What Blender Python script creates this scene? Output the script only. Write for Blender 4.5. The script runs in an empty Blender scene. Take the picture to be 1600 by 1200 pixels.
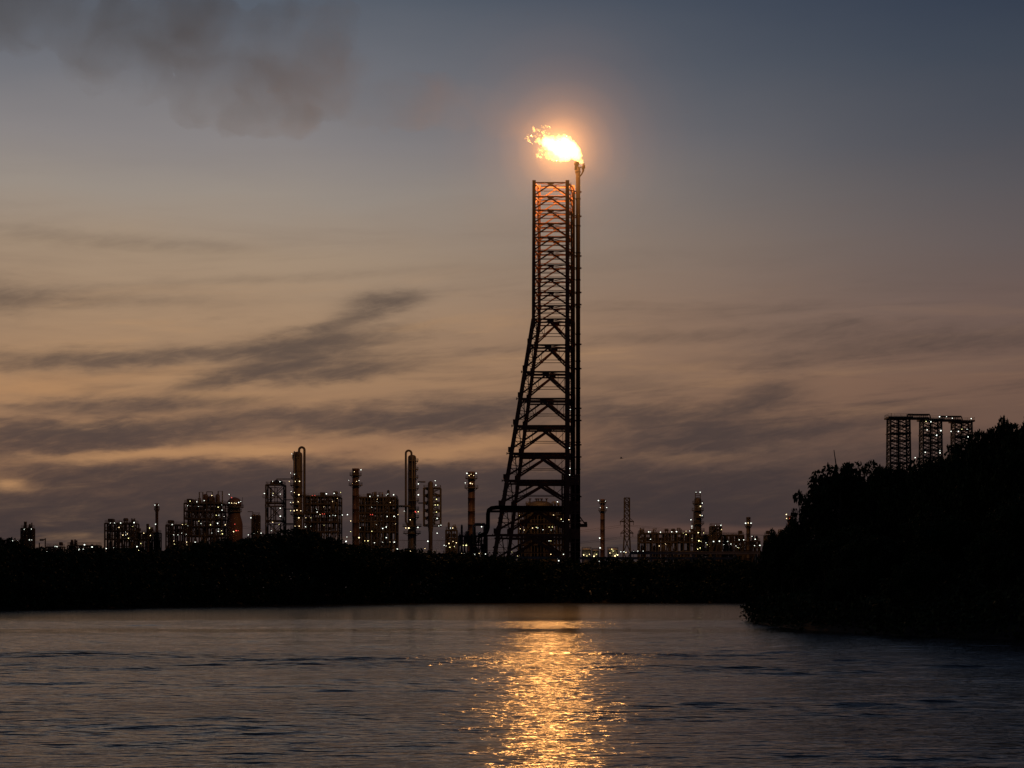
import bpy, math, random
import numpy as np
from mathutils import Vector

sc = bpy.context.scene
C = sc.collection
R = math.radians
F = 3111.0          # focal length in pixels of a 1600 px wide frame (70 mm on a 36 mm sensor)
HC = 5.0            # eye height above the water
HY = 920.0          # row of the horizon

# ------------------------------------------------------------------ camera
cam = bpy.data.objects.new("camera", bpy.data.cameras.new("camera"))
C.objects.link(cam)
cam.location = (0, 0, HC)
cam.rotation_euler = (R(90), 0, 0)
cam.data.lens = 70.0
cam.data.sensor_width = 36.0
cam.data.shift_y = 0.2
cam.data.clip_start = 0.5
cam.data.clip_end = 60000
sc.camera = cam

sc.render.engine = 'CYCLES'
sc.view_settings.view_transform = 'Standard'
sc.view_settings.look = 'None'
sc.view_settings.gamma = 1
sc.view_settings.exposure = 0.0
sc.cycles.use_denoising = True
sc.cycles.denoiser = 'OPENIMAGEDENOISE'
sc.cycles.denoising_input_passes = 'RGB_ALBEDO_NORMAL'
sc.cycles.denoising_prefilter = 'ACCURATE'
sc.cycles.max_bounces = 6
sc.cycles.diffuse_bounces = 2
sc.cycles.glossy_bounces = 3
sc.cycles.transparent_max_bounces = 12
sc.cycles.volume_bounces = 0
sc.cycles.sample_clamp_direct = 14
sc.cycles.sample_clamp_indirect = 1.0


def lin(c):
    c = c / 255.0
    return c / 12.92 if c <= 0.04045 else ((c + 0.055) / 1.055) ** 2.4


def rgb(r, g, b, a=1.0):
    return (lin(r), lin(g), lin(b), a)


# small expression layer over shader math nodes
class E:
    def __init__(self, nt, s):
        self.nt, self.s = nt, s

    def op(self, o, *others):
        n = self.nt.nodes.new('ShaderNodeMath')
        n.operation = o
        for i, x in enumerate((self,) + others):
            if isinstance(x, E):
                self.nt.links.new(x.s, n.inputs[i])
            else:
                n.inputs[i].default_value = x
        return E(self.nt, n.outputs[0])

    def __add__(self, o): return self.op('ADD', o)
    def __sub__(self, o): return self.op('SUBTRACT', o)
    def __mul__(self, o): return self.op('MULTIPLY', o)
    def __truediv__(self, o): return self.op('DIVIDE', o)
    __radd__ = __add__
    __rmul__ = __mul__

    def __rsub__(self, o):
        return (self * -1.0) + o

    def clamp(self):
        return self.op('MINIMUM', 1.0).op('MAXIMUM', 0.0)

    def step(self, a, b):
        n = self.nt.nodes.new('ShaderNodeMapRange')
        n.interpolation_type = 'SMOOTHSTEP'
        self.nt.links.new(self.s, n.inputs[0])
        n.inputs[1].default_value = a
        n.inputs[2].default_value = b
        return E(self.nt, n.outputs[0])


def vec(nt, x, y, z=0.0):
    n = nt.nodes.new('ShaderNodeCombineXYZ')
    for i, k in enumerate((x, y, z)):
        if isinstance(k, E):
            nt.links.new(k.s, n.inputs[i])
        else:
            n.inputs[i].default_value = k
    return n.outputs[0]


def noise(nt, v, scale=1.0, detail=4.0, rough=0.5, dist=0.0):
    n = nt.nodes.new('ShaderNodeTexNoise')
    n.noise_dimensions = '3D'
    if v is not None:
        nt.links.new(v, n.inputs['Vector'])
    n.inputs['Scale'].default_value = scale
    n.inputs['Detail'].default_value = detail
    n.inputs['Roughness'].default_value = rough
    n.inputs['Distortion'].default_value = dist
    return E(nt, n.outputs['Fac'])


def ramp(nt, fac, stops):
    n = nt.nodes.new('ShaderNodeValToRGB')
    el = n.color_ramp.elements
    while len(el) < len(stops):
        el.new(0.5)
    for e, (p, c) in zip(el, stops):
        e.position = p
        e.color = c
    nt.links.new(fac.s, n.inputs[0])
    return n.outputs[0]


def mixc(nt, fac, a, b):
    n = nt.nodes.new('ShaderNodeMix')
    n.data_type = 'RGBA'
    if isinstance(fac, E):
        nt.links.new(fac.s, n.inputs[0])
    else:
        n.inputs[0].default_value = fac
    for i, k in ((6, a), (7, b)):
        if isinstance(k, tuple):
            n.inputs[i].default_value = k
        else:
            nt.links.new(k, n.inputs[i])
    return n.outputs[2]


# ------------------------------------------------------------------ sky (world)
SUN_AZ = R(-34)     # the sun has just set ahead, to the left of the view
w = bpy.data.worlds.new("World")
sc.world = w
w.use_nodes = True
w.cycles.sampling_method = 'MANUAL'
w.cycles.sample_map_resolution = 512
nt = w.node_tree
nt.nodes.clear()
out = nt.nodes.new('ShaderNodeOutputWorld')
bg = nt.nodes.new('ShaderNodeBackground')
nt.links.new(bg.outputs[0], out.inputs[0])
tc = nt.nodes.new('ShaderNodeTexCoord')
sep = nt.nodes.new('ShaderNodeSeparateXYZ')
nt.links.new(tc.outputs['Generated'], sep.inputs[0])
dx, dy, dz = (E(nt, sep.outputs[i]) for i in range(3))
az = dx.op('ARCTAN2', dy) * 57.29578           # degrees, 0 = straight ahead
el = dz.op('ARCSINE') * 57.29578

nish = nt.nodes.new('ShaderNodeTexSky')
nish.sky_type = 'NISHITA'
nish.sun_disc = False
nish.sun_elevation = R(1.0)
nish.sun_rotation = SUN_AZ
nish.altitude = 0
nish.air_density = 1.0
nish.dust_density = 2.0
nish.ozone_density = 1.5


def elev(py):       # elevation in degrees of a picture row, straight ahead
    return math.degrees(math.atan((HY - py) / F))


def azim(px):
    return math.degrees(math.atan((px - 800) / F))


EMAX = 30.0
# high haze colours, by elevation, towards the afterglow and away from it
LEFT = [(0.0, rgb(54, 46, 47)), (elev(830) / EMAX, rgb(74, 60, 57)), (elev(765) / EMAX, rgb(122, 92, 73)),
        (elev(700) / EMAX, rgb(158, 118, 88)), (elev(600) / EMAX, rgb(166, 130, 98)), (elev(500) / EMAX, rgb(165, 136, 109)),
        (elev(400) / EMAX, rgb(163, 141, 119)), (elev(310) / EMAX, rgb(153, 142, 132)), (elev(220) / EMAX, rgb(136, 131, 131)),
        (elev(120) / EMAX, rgb(113, 114, 120)), (elev(0) / EMAX, rgb(88, 95, 106)), (1.0, rgb(52, 60, 76))]
RIGHT = [(0.0, rgb(50, 42, 43)), (elev(830) / EMAX, rgb(63, 51, 50)), (elev(765) / EMAX, rgb(85, 66, 60)),
         (elev(680) / EMAX, rgb(117, 90, 76)), (elev(590) / EMAX, rgb(127, 98, 82)), (elev(500) / EMAX, rgb(121, 98, 88)),
         (elev(400) / EMAX, rgb(109, 98, 96)), (elev(310) / EMAX, rgb(98, 94, 97)), (elev(200) / EMAX, rgb(82, 85, 94)),
         (elev(100) / EMAX, rgb(69, 77, 90)), (elev(0) / EMAX, rgb(57, 67, 84)), (1.0, rgb(36, 44, 60))]
en = (el / EMAX).clamp()
warp = noise(nt, vec(nt, az * 0.10, el * 0.35, 3.0), 1.0, 4) - 0.5
enw = (en + warp * 0.05).clamp()
cl = ramp(nt, enw, LEFT)
cr = ramp(nt, enw, RIGHT)
toR = az.step(-9.0, 15.0)
glow = mixc(nt, toR, cl, cr)
# dark eastern half behind the viewer and the deep blue overhead
cosd = dx * math.sin(SUN_AZ) + dy * math.cos(SUN_AZ)
east = (cosd * -1.0).step(-0.86, -0.15)
glow = mixc(nt, east, glow, rgb(26, 31, 44))
up = el.step(22.0, 60.0)
glow = mixc(nt, up, glow, rgb(30, 38, 56))


def ex(r2):
    n = nt.nodes.new('ShaderNodeMath')
    n.operation = 'POWER'
    n.inputs[0].default_value = math.e
    m = r2 * -1.0
    nt.links.new(m.s, n.inputs[1])
    return E(nt, n.outputs[0])


# cloud streaks: long stretched patches, each with its own place and slope in the sky, frayed by noise
wn1 = noise(nt, vec(nt, az * 0.28, el * 1.0, 1.0), 1.0, 4, 0.55) - 0.5
wn2 = noise(nt, vec(nt, az * 0.9 - el * 0.5, el * 3.4, 7.0), 1.0, 6, 0.62) - 0.5
fil = noise(nt, vec(nt, az * 0.8 + el * 0.9, el * 4.2 - az * 0.9, 11.0), 1.0, 8, 0.62, 0.5)


def streak(px, py, lx, ly, slope, k):
    da = az - azim(px)
    de = el - elev(py)
    sl_, cl_ = math.sin(R(slope)), math.cos(R(slope))
    a = (da * cl_ + de * sl_) / (lx * 0.0184) + wn1 * 1.2
    b = (de * cl_ - da * sl_) / (ly * 0.0184 * 1.25) + wn1 * 2.0 + wn2 * 1.7
    return ex(a * a + b * b) * k


STREAKS = [  # px, py, half length, half height, slope in degrees, strength
    (605, 468, 48, 10, 6, 1.3), (585, 487, 60, 9, 16, 0.9), (520, 512, 70, 8, 18, 0.8),
    (480, 543, 110, 14, 7, 1.5), (300, 560, 180, 9, 4, 1.0), (70, 574, 140, 10, 2, 0.8),
    (340, 600, 80, 8, 13, 1.3), (430, 578, 90, 10, 12, 1.4), (550, 578, 90, 11, 6, 1.6),
    (190, 640, 110, 8, 2, 1.1), (320, 632, 130, 7, 4, 0.7), (70, 693, 170, 20, 3, 2.0), (250, 674, 120, 12, 7, 1.6),
    (0, 480, 70, 20, 0, 0.6), (180, 478, 160, 9, 2, 0.3), (470, 645, 120, 10, 3, 0.8), (560, 662, 150, 13, 2, 1.3),
    (720, 655, 150, 16, 3, 1.5), (160, 745, 170, 14, 2, 1.6), (420, 752, 170, 20, 4, 1.8), (690, 752, 180, 18, 2, 1.9),
    (60, 640, 60, 6, 4, 0.4), (300, 800, 700, 34, 0, 1.5), (900, 800, 500, 34, 0, 1.3),
    (1200, 622, 55, 15, 10, 1.0), (1160, 640, 60, 9, 8, 0.7), (1000, 650, 120, 16, -3, 1.1), (1090, 688, 190, 22, 2, 1.4),
    (1290, 668, 150, 10, 5, 1.0), (1120, 755, 300, 26, 0, 1.6), (1430, 705, 120, 14, 6, 0.7),
    (1080, 525, 240, 8, 2, 0.35), (1480, 540, 190, 15, -2, 0.5), (1270, 560, 200, 10, 3, 0.35), (950, 600, 120, 8, -2, 0.35),
    (60, 380, 130, 10, -5, 0.2), (260, 388, 110, 8, -3, 0.22), (420, 440, 240, 6, 4, 0.2),
]
dens = None
for s_ in STREAKS:
    t_ = streak(*s_)
    dens = t_ if dens is None else dens + t_
low = el.step(0.3, 1.2) * (1.0 - el.step(5.5, 10.0))
wide = noise(nt, vec(nt, az * 0.13 + el * 0.3, el * 1.25 - az * 0.09, 21.0), 1.0, 7, 0.62, 0.6).step(0.47, 0.80)
dens = (dens + wide * low * 0.75) * (fil.step(0.2, 0.8) * 1.0 + 0.5)
lit = noise(nt, vec(nt, az * 0.15 + el * 0.3, el * 1.5 - az * 0.1, 41.0), 1.0, 6, 0.6, 0.4).step(0.5, 0.74) * low
glow = mixc(nt, lit * (1.0 - az.step(-3.0, 9.0) * 0.7) * 0.52, glow, rgb(184, 142, 101))
SLITS = [(50, 622, 130, 13, 2, 0.9), (230, 713, 190, 8, 3, 1.0), (420, 708, 70, 7, 5, 0.8), (700, 706, 130, 12, 6, 0.8), (12, 762, 34, 11, 0, 1.0), (1085, 714, 90, 7, 0, 0.4), (130, 598, 160, 9, 4, 0.6)]
bri = None
for s_ in SLITS:
    t_ = streak(*s_)
    bri = t_ if bri is None else bri + t_
bri = bri.clamp()
glow = mixc(nt, bri * 0.75, glow, rgb(184, 138, 96))
dens = dens * (1.0 - bri * 0.92)
cov = (1.0 - ex(dens * 1.2)) * 0.93
thin_ = noise(nt, vec(nt, az * 0.10 + el * 0.2, el * 0.8 - az * 0.06, 51.0), 1.0, 6, 0.6, 0.4).step(0.42, 0.8) * (1.0 - el.step(8.0, 14.0))
glow = mixc(nt, thin_ * 0.30, glow, rgb(104, 88, 80))
ccol = ramp(nt, en, [(0.0, rgb(54, 48, 49)), (elev(760) / EMAX, rgb(63, 54, 55)), (elev(640) / EMAX, rgb(76, 65, 63)),
                     (elev(500) / EMAX, rgb(88, 75, 68)), (1.0, rgb(90, 88, 90))])
ccol = mixc(nt, toR, ccol, mixc(nt, 0.5, ccol, rgb(54, 47, 49)))
sky = mixc(nt, cov, glow, ccol)
# faint pink band low over the horizon
pink = ex(((el - elev(826)) / 0.28) * ((el - elev(826)) / 0.28)) * (noise(nt, vec(nt, az * 0.16, el * 1.1, 31.0), 1.0, 3).step(0.42, 0.62)) * az.step(-4.0, 1.0)
sky = mixc(nt, pink * 0.45, sky, rgb(112, 82, 70))
below = (el * -1.0).step(0.2, 2.0)
sky = mixc(nt, below, sky, rgb(20, 18, 18))
# a share of the physical dusk sky underneath
nm = nt.nodes.new('ShaderNodeMix')
nm.data_type = 'RGBA'
nm.blend_type = 'ADD'
nm.inputs[0].default_value = 1.0
sc_n = nt.nodes.new('ShaderNodeVectorMath')
sc_n.operation = 'SCALE'
sc_n.inputs['Scale'].default_value = 0.0003
nt.links.new(nish.outputs[0], sc_n.inputs[0])
nt.links.new(sky, nm.inputs[6])
nt.links.new(sc_n.outputs[0], nm.inputs[7])
nt.links.new(nm.outputs[2], bg.inputs['Color'])
bg.inputs['Strength'].default_value = 1.0

# the last of the sun, wide and very weak, from the afterglow
sl = bpy.data.lights.new("sun", 'SUN')
sl.energy = 0.012
sl.angle = R(14)
sl.color = (1.0, 0.72, 0.5)
so = bpy.data.objects.new("sun", sl)
C.objects.link(so)
so.rotation_euler = Vector((-math.sin(SUN_AZ) * math.cos(R(1)), -math.cos(SUN_AZ) * math.cos(R(1)), -math.sin(R(1)))).to_track_quat('-Z', 'Y').to_euler()


# ------------------------------------------------------------------ materials
def mat(name, col, rough=0.7, metal=0.0, var=0.0, vscale=1.0, spec=0.4, col2=None):
    m = bpy.data.materials.new(name)
    m.use_nodes = True
    t = m.node_tree
    b = t.nodes['Principled BSDF']
    b.inputs['Roughness'].default_value = rough
    b.inputs['Metallic'].default_value = metal
    b.inputs['Specular IOR Level'].default_value = spec
    c = tuple(col) + (1.0,)
    if var or col2:
        g = t.nodes.new('ShaderNodeNewGeometry')
        f = noise(t, g.outputs['Position'], vscale, 5, 0.6)
        c2 = tuple(col2) + (1.0,) if col2 else tuple(min(1, k * (1 + var)) for k in col) + (1.0,)
        c1 = c if col2 else tuple(k * (1 - var) for k in col) + (1.0,)
        t.links.new(mixc(t, f.step(0.35, 0.65), c1, c2), b.inputs['Base Color'])
    else:
        b.inputs['Base Color'].default_value = c
    return m


def emit(name, col, s, samp=None):
    m = bpy.data.materials.new(name)
    m.use_nodes = True
    b = m.node_tree.nodes['Principled BSDF']
    b.inputs['Base Color'].default_value = (0.5, 0.5, 0.5, 1)
    b.inputs['Emission Color'].default_value = tuple(col) + (1,)
    b.inputs['Emission Strength'].default_value = s
    m.cycles.emission_sampling = 'NONE' if samp is None else samp
    return m


M = {
    'tower': mat('tower steel', (0.20, 0.08, 0.045), 0.65, 0.0, col2=(0.12, 0.045, 0.026), vscale=0.25),
    'riser': mat('riser pipe', (0.005, 0.003, 0.0025), 0.9, 0.0, spec=0.01, col2=(0.004, 0.0025, 0.002), vscale=0.2),
    'steel': mat('structural steel', (0.065, 0.058, 0.054), 0.6, 0.2, col2=(0.035, 0.03, 0.027), vscale=0.2),
    'shell': mat('insulated shell', (0.07, 0.057, 0.051), 0.6, 0.1, col2=(0.045, 0.036, 0.032), vscale=0.15),
    'stack': mat('stack paint', (0.09, 0.05, 0.044), 0.7, 0.0, col2=(0.06, 0.033, 0.03), vscale=0.12),
    'grate': mat('deck grating', (0.10, 0.09, 0.08), 0.8, 0.2, var=0.2),
    'pipe': mat('pipe lagging', (0.09, 0.082, 0.075), 0.5, 0.2, var=0.2, vscale=0.3),
    'tank': mat('tank paint', (0.55, 0.54, 0.50), 0.5, 0.0, var=0.1, vscale=0.1),
    'wall': mat('concrete wall', (0.20, 0.18, 0.165), 0.85, 0.0, var=0.2, vscale=0.15),
    'leaf': mat('mangrove leaf', (0.045, 0.060, 0.025), 0.75, 0.0, col2=(0.03, 0.042, 0.018), vscale=0.4, spec=0.05),
    'bark': mat('bark', (0.08, 0.06, 0.045), 0.9, 0.0, var=0.3, vscale=2.0, spec=0.1),
    'earth': mat('bank earth', (0.03, 0.026, 0.02), 0.95, 0.0, var=0.3, vscale=0.3, spec=0.1),
    'bird': mat('bird feathers', (0.05, 0.05, 0.05), 0.8),
    'wire': mat('wire', (0.1, 0.1, 0.1), 0.6, 0.5),
    'w': emit('cool lamp', (0.93, 1.0, 0.88), 2.6),
    'y': emit('warm lamp', (1.0, 0.76, 0.40), 4.0, 'FRONT'),
    'g': emit('sodium lamp', (0.95, 0.86, 0.36), 4.0, 'FRONT'),
    'r': emit('red lamp', (1.0, 0.10, 0.07), 2.0),
}


# ------------------------------------------------------------------ mesh helper
class MB:
    def __init__(self):
        self.v, self.f, self.mi, self.n = [], [], [], 0

    def add(self, vs, fs, mi=0):
        o = self.n
        self.v.extend([tuple(p) for p in vs])
        self.f.extend([tuple(i + o for i in q) for q in fs])
        self.mi.extend([mi] * len(fs))
        self.n += len(vs)

    def box(self, x0, x1, y0, y1, z0, z1, mi=0):
        vs = [(x, y, z) for z in (z0, z1) for y in (y0, y1) for x in (x0, x1)]
        self.add(vs, [(0, 2, 3, 1), (4, 5, 7, 6), (0, 1, 5, 4), (2, 6, 7, 3), (0, 4, 6, 2), (1, 3, 7, 5)], mi)

    def bar(self, a, b, wd, ht=None, mi=0):
        self.tube([a, b], wd / 2 if ht is None else (wd / 2), 4, mi)

    def tube(self, pts, r, n=8, mi=0, caps=True):
        pts = [Vector(p) for p in pts]
        rs = r if isinstance(r, (list, tuple)) else [r] * len(pts)
        vs, fs = [], []
        up0 = None
        for i, p in enumerate(pts):
            d = (pts[min(i + 1, len(pts) - 1)] - pts[max(i - 1, 0)])
            if d.length < 1e-6:
                d = Vector((0, 0, 1))
            d.normalize()
            if up0 is None:
                up0 = Vector((0, 0, 1)) if abs(d.z) < 0.9 else Vector((0, 1, 0))
            s = d.cross(up0)
            if s.length < 1e-4:
                s = d.cross(Vector((1, 0, 0)))
            s.normalize()
            u = s.cross(d).normalized()
            up0 = u
            k = rs[i] * (1.4142 if n == 4 else 1)
            for j in range(n):
                t = 2 * math.pi * (j + 0.5) / n
                vs.append(p + s * math.cos(t) * k + u * math.sin(t) * k)
        for i in range(len(pts) - 1):
            for j in range(n):
                fs.append((i * n + j, i * n + (j + 1) % n, (i + 1) * n + (j + 1) % n, (i + 1) * n + j))
        if caps:
            fs.append(tuple(range(n - 1, -1, -1)))
            fs.append(tuple((len(pts) - 1) * n + j for j in range(n)))
        self.add(vs, fs, mi)

    def lathe(self, c, prof, n=20, mi=0):
        vs, fs = [], []
        for (r, z) in prof:
            for j in range(n):
                t = 2 * math.pi * j / n
                vs.append((c[0] + r * math.cos(t), c[1] + r * math.sin(t), z))
        for i in range(len(prof) - 1):
            for j in range(n):
                fs.append((i * n + j, i * n + (j + 1) % n, (i + 1) * n + (j + 1) % n, (i + 1) * n + j))
        fs.append(tuple(range(n - 1, -1, -1)))
        fs.append(tuple((len(prof) - 1) * n + j for j in range(n)))
        self.add(vs, fs, mi)

    def ring(self, c, r0, r1, z, h, n=20, a0=0, a1=360, mi=0):
        full = abs(a1 - a0) >= 360
        k = n if full else n + 1
        vs, fs = [], []
        for j in range(k):
            t = R(a0 + (a1 - a0) * j / n)
            for (r, zz) in ((r0, z), (r1, z), (r1, z + h), (r0, z + h)):
                vs.append((c[0] + r * math.cos(t), c[1] + r * math.sin(t), zz))
        for j in range(n):
            a, b = j * 4, ((j + 1) % k) * 4
            for q in range(4):
                fs.append((a + q, a + (q + 1) % 4, b + (q + 1) % 4, b + q))
        if not full:
            fs.append((0, 3, 2, 1))
            e = n * 4
            fs.append((e, e + 1, e + 2, e + 3))
        self.add(vs, fs, mi)

    def plate(self, c, sx, sz, t, mi=0):
        self.box(c[0] - sx, c[0] + sx, c[1] - t, c[1] + t, c[2] - sz, c[2] + sz, mi)

    def build(self, name, mats, parent=None, smooth=False):
        me = bpy.data.meshes.new(name)
        off = ROOT[parent.name] if parent else Vector((0, 0, 0))
        vs = np.array(self.v, dtype=float).reshape(-1, 3) - np.array(off)
        me.from_pydata(vs.tolist(), [], self.f)
        mats = mats if isinstance(mats, (list, tuple)) else [mats]
        for m_ in mats:
            me.materials.append(m_)
        if len(mats) > 1:
            me.polygons.foreach_set('material_index', self.mi)
        if smooth:
            me.polygons.foreach_set('use_smooth', [len(f) < 6 for f in self.f])
        o = bpy.data.objects.new(name, me)
        C.objects.link(o)
        if parent:
            o.parent = parent
            ROOT[o.name] = off
        else:
            ROOT[o.name] = Vector((0, 0, 0))
        return o


ROOT = {}


def tag(o, label=None, cat=None, group=None, kind=None):
    for k, v_ in (('label', label), ('category', cat), ('group', group), ('kind', kind)):
        if v_:
            o[k] = v_
    return o


def thing(name, label, cat, loc, group=None):
    o = bpy.data.objects.new(name, None)
    C.objects.link(o)
    o.location = loc
    o.empty_display_size = 0.5
    ROOT[o.name] = Vector(loc)
    return tag(o, label, cat, group)


def P(px, py, D):
    return Vector(((px - 800) / F * D, D, HC + (HY - py) / F * D))


def X(px, D):
    return (px - 800) / F * D


def Z(py, D):
    return HC + (HY - py) / F * D


def S(n, D):
    return n / F * D


GZ = 2.0      # ground level of the plant

# ------------------------------------------------------------------ lamps: one small bulkhead fitting per colour
LAMP = {}
LR = random.Random(19)


def lamp_mesh(kind, big):
    k = (kind, big)
    if k in LAMP:
        return LAMP[k]
    r = 0.30 if big else 0.19
    b = MB()
    b.lathe((0, 0), [(0.02, -r), (r * 0.7, -r * 0.7), (r, 0), (r * 0.75, r * 0.6)], 8, 0)
    b.lathe((0, 0), [(r * 0.85, r * 0.6), (r * 0.85, r * 0.8), (r * 0.3, r * 1.2)], 8, 1)
    b.tube([(0, 0, r * 1.15), (0, r * 1.2, r * 1.15)], r * 0.12, 4, 1)
    me = bpy.data.meshes.new('lamp')
    me.from_pydata(b.v, [], b.f)
    me.materials.append(M[kind])
    me.materials.append(M['steel'])
    me.polygons.foreach_set('material_index', b.mi)
    LAMP[k] = me
    return me


def lamp(parent, p, kind='w', size=1.0):
    o = bpy.data.objects.new('lamp', lamp_mesh(kind.lower(), kind.isupper()))
    C.objects.link(o)
    o.parent = parent
    o.location = Vector(p) - ROOT[parent.name]
    k = LR.uniform(0.65, 1.12) * size
    o.scale = (k, k, k)
    return o


def lamps(parent, D, lst):
    for t in lst:
        k = t[2] if len(t) > 2 else LR.choice('wwwwwwgy')
        lamp(parent, P(t[0], t[1], D), k)


# ------------------------------------------------------------------ builders for the plant
def lattice(mb, lo, hi, levels, leg, br, pattern='x', sec=0.0, hor=1.2):
    """four legs from plan rectangle lo to hi over the levels with bracing on every face; lo/hi = (x0,x1,y0,y1)"""
    z0, z1 = levels[0], levels[-1]

    def cor(z):
        t = (z - z0) / (z1 - z0)
        a = [lo[i] * (1 - t) + hi[i] * t for i in range(4)]
        return [Vector((a[0], a[2], z)), Vector((a[1], a[2], z)), Vector((a[1], a[3], z)), Vector((a[0], a[3], z))]
    for q in range(4):
        mb.bar(cor(z0)[q], cor(z1)[q], leg)
    for i in range(len(levels)):
        c = cor(levels[i])
        for q in range(4):
            mb.bar(c[q], c[(q + 1) % 4], br * hor)
        if i:
            d = cor(levels[i - 1])
            for q in range(4):
                a, b = q, (q + 1) % 4
                if pattern == 'x':
                    mb.bar(d[a], c[b], br)
                    mb.bar(d[b], c[a], br)
                elif pattern == 'k':
                    m_ = (c[a] + c[b]) / 2
                    mb.bar(d[a], m_, br)
                    mb.bar(d[b], m_, br)
                elif pattern == 'z':
                    if (i + q) % 2:
                        mb.bar(d[a], c[b], br)
                    else:
                        mb.bar(d[b], c[a], br)
                if sec:
                    mb.bar((d[a] + c[a]) / 2, (d[b] + c[b]) / 2, sec)
    return cor


def rail_ring(mb, c, r, z, n=14, a0=0, a1=360, t=0.09):
    pts = [Vector((c[0] + r * math.cos(R(a0 + (a1 - a0) * j / n)), c[1] + r * math.sin(R(a0 + (a1 - a0) * j / n)), z)) for j in range(n + 1)]
    for hgt in (0.6, 1.15):
        for a, b in zip(pts[:-1], pts[1:]):
            mb.bar(a + Vector((0, 0, hgt)), b + Vector((0, 0, hgt)), t)
    for p in pts:
        mb.bar(p, p + Vector((0, 0, 1.15)), t)


def rail_rect(mb, x0, x1, y0, y1, z, step=2.5, t=0.09):
    c = [Vector((x0, y0, z)), Vector((x1, y0, z)), Vector((x1, y1, z)), Vector((x0, y1, z))]
    for q in range(4):
        a, b = c[q], c[(q + 1) % 4]
        for hgt in (0.6, 1.2):
            mb.bar(a + Vector((0, 0, hgt)), b + Vector((0, 0, hgt)), t)
        n = max(1, int((b - a).length / step))
        for i in range(n):
            p = a.lerp(b, i / n)
            mb.bar(p, p + Vector((0, 0, 1.2)), t)


def platform(parent, c, r0, z, r1, a0=0, a1=360, tall=0.35):
    b = MB()
    b.ring(c, r0, r1, z - tall, tall, 16, a0, a1)
    n = 6
    for j in range(n):
        t = R(a0 + (a1 - a0) * (j + 0.5) / n)
        b.bar((c[0] + r0 * math.cos(t), c[1] + r0 * math.sin(t), z - 1.6), (c[0] + r1 * 0.95 * math.cos(t), c[1] + r1 * 0.95 * math.sin(t), z - tall), 0.14)
    p = b.build('platform', M['grate'], parent)
    b = MB()
    rail_ring(b, c, r1 - 0.1, z, 12, a0, a1)
    b.build('railing', M['steel'], p)
    return p


def ladder(parent, x, y, z0, z1):
    b = MB()
    for s in (-0.3, 0.3):
        b.bar((x + s, y, z0), (x + s, y, z1), 0.12)
    n = int((z1 - z0) / 1.2)
    for i in range(n):
        z = z0 + (i + 0.5) * 1.2
        b.bar((x - 0.3, y, z), (x + 0.3, y, z), 0.08)
    for i in range(int((z1 - z0) / 2.4)):
        z = z0 + 3 + i * 2.4
        if z < z1:
            b.ring((x, y - 0.35), 0.42, 0.48, z, 0.08, 8, 180, 360)
    return b.build('ladder', M['steel'], parent)


def chimney(name, label, px0, px1, pyt, D, plats, lst, group=None, taper=1.06, cat='chimney', m_='stack'):
    cx = X((px0 + px1) / 2, D)
    r = S((px1 - px0) / 2, D)
    zt = Z(pyt, D)
    t = thing(name, label, cat, (cx, D, GZ), group)
    b = MB()
    prof = [(r * taper * 1.15, GZ), (r * taper, GZ + 2.0)]
    n = 9
    for i in range(1, n):
        z = GZ + 2 + (zt - GZ - 2) * i / n
        k = r * (taper + (1 - taper) * i / n)
        prof += [(k, z - 0.25), (k * 1.05, z - 0.2), (k * 1.05, z + 0.2), (k, z + 0.25)]
    prof += [(r, zt - 1.0), (r * 1.08, zt - 0.9), (r * 1.08, zt), (r * 0.82, zt), (r * 0.8, zt - 1.2)]
    b.lathe((cx, D), prof, 22)
    b.build('shell', M[m_], t, True)
    for (py, hw) in plats:
        platform(t, (cx, D), r * 1.02, Z(py, D), S(hw, D))
    ladder(t, cx + r * 0.55, D - r * 1.05, GZ, zt - 1.5)
    lamps(t, D - r - 1.0, lst)
    return t


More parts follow.
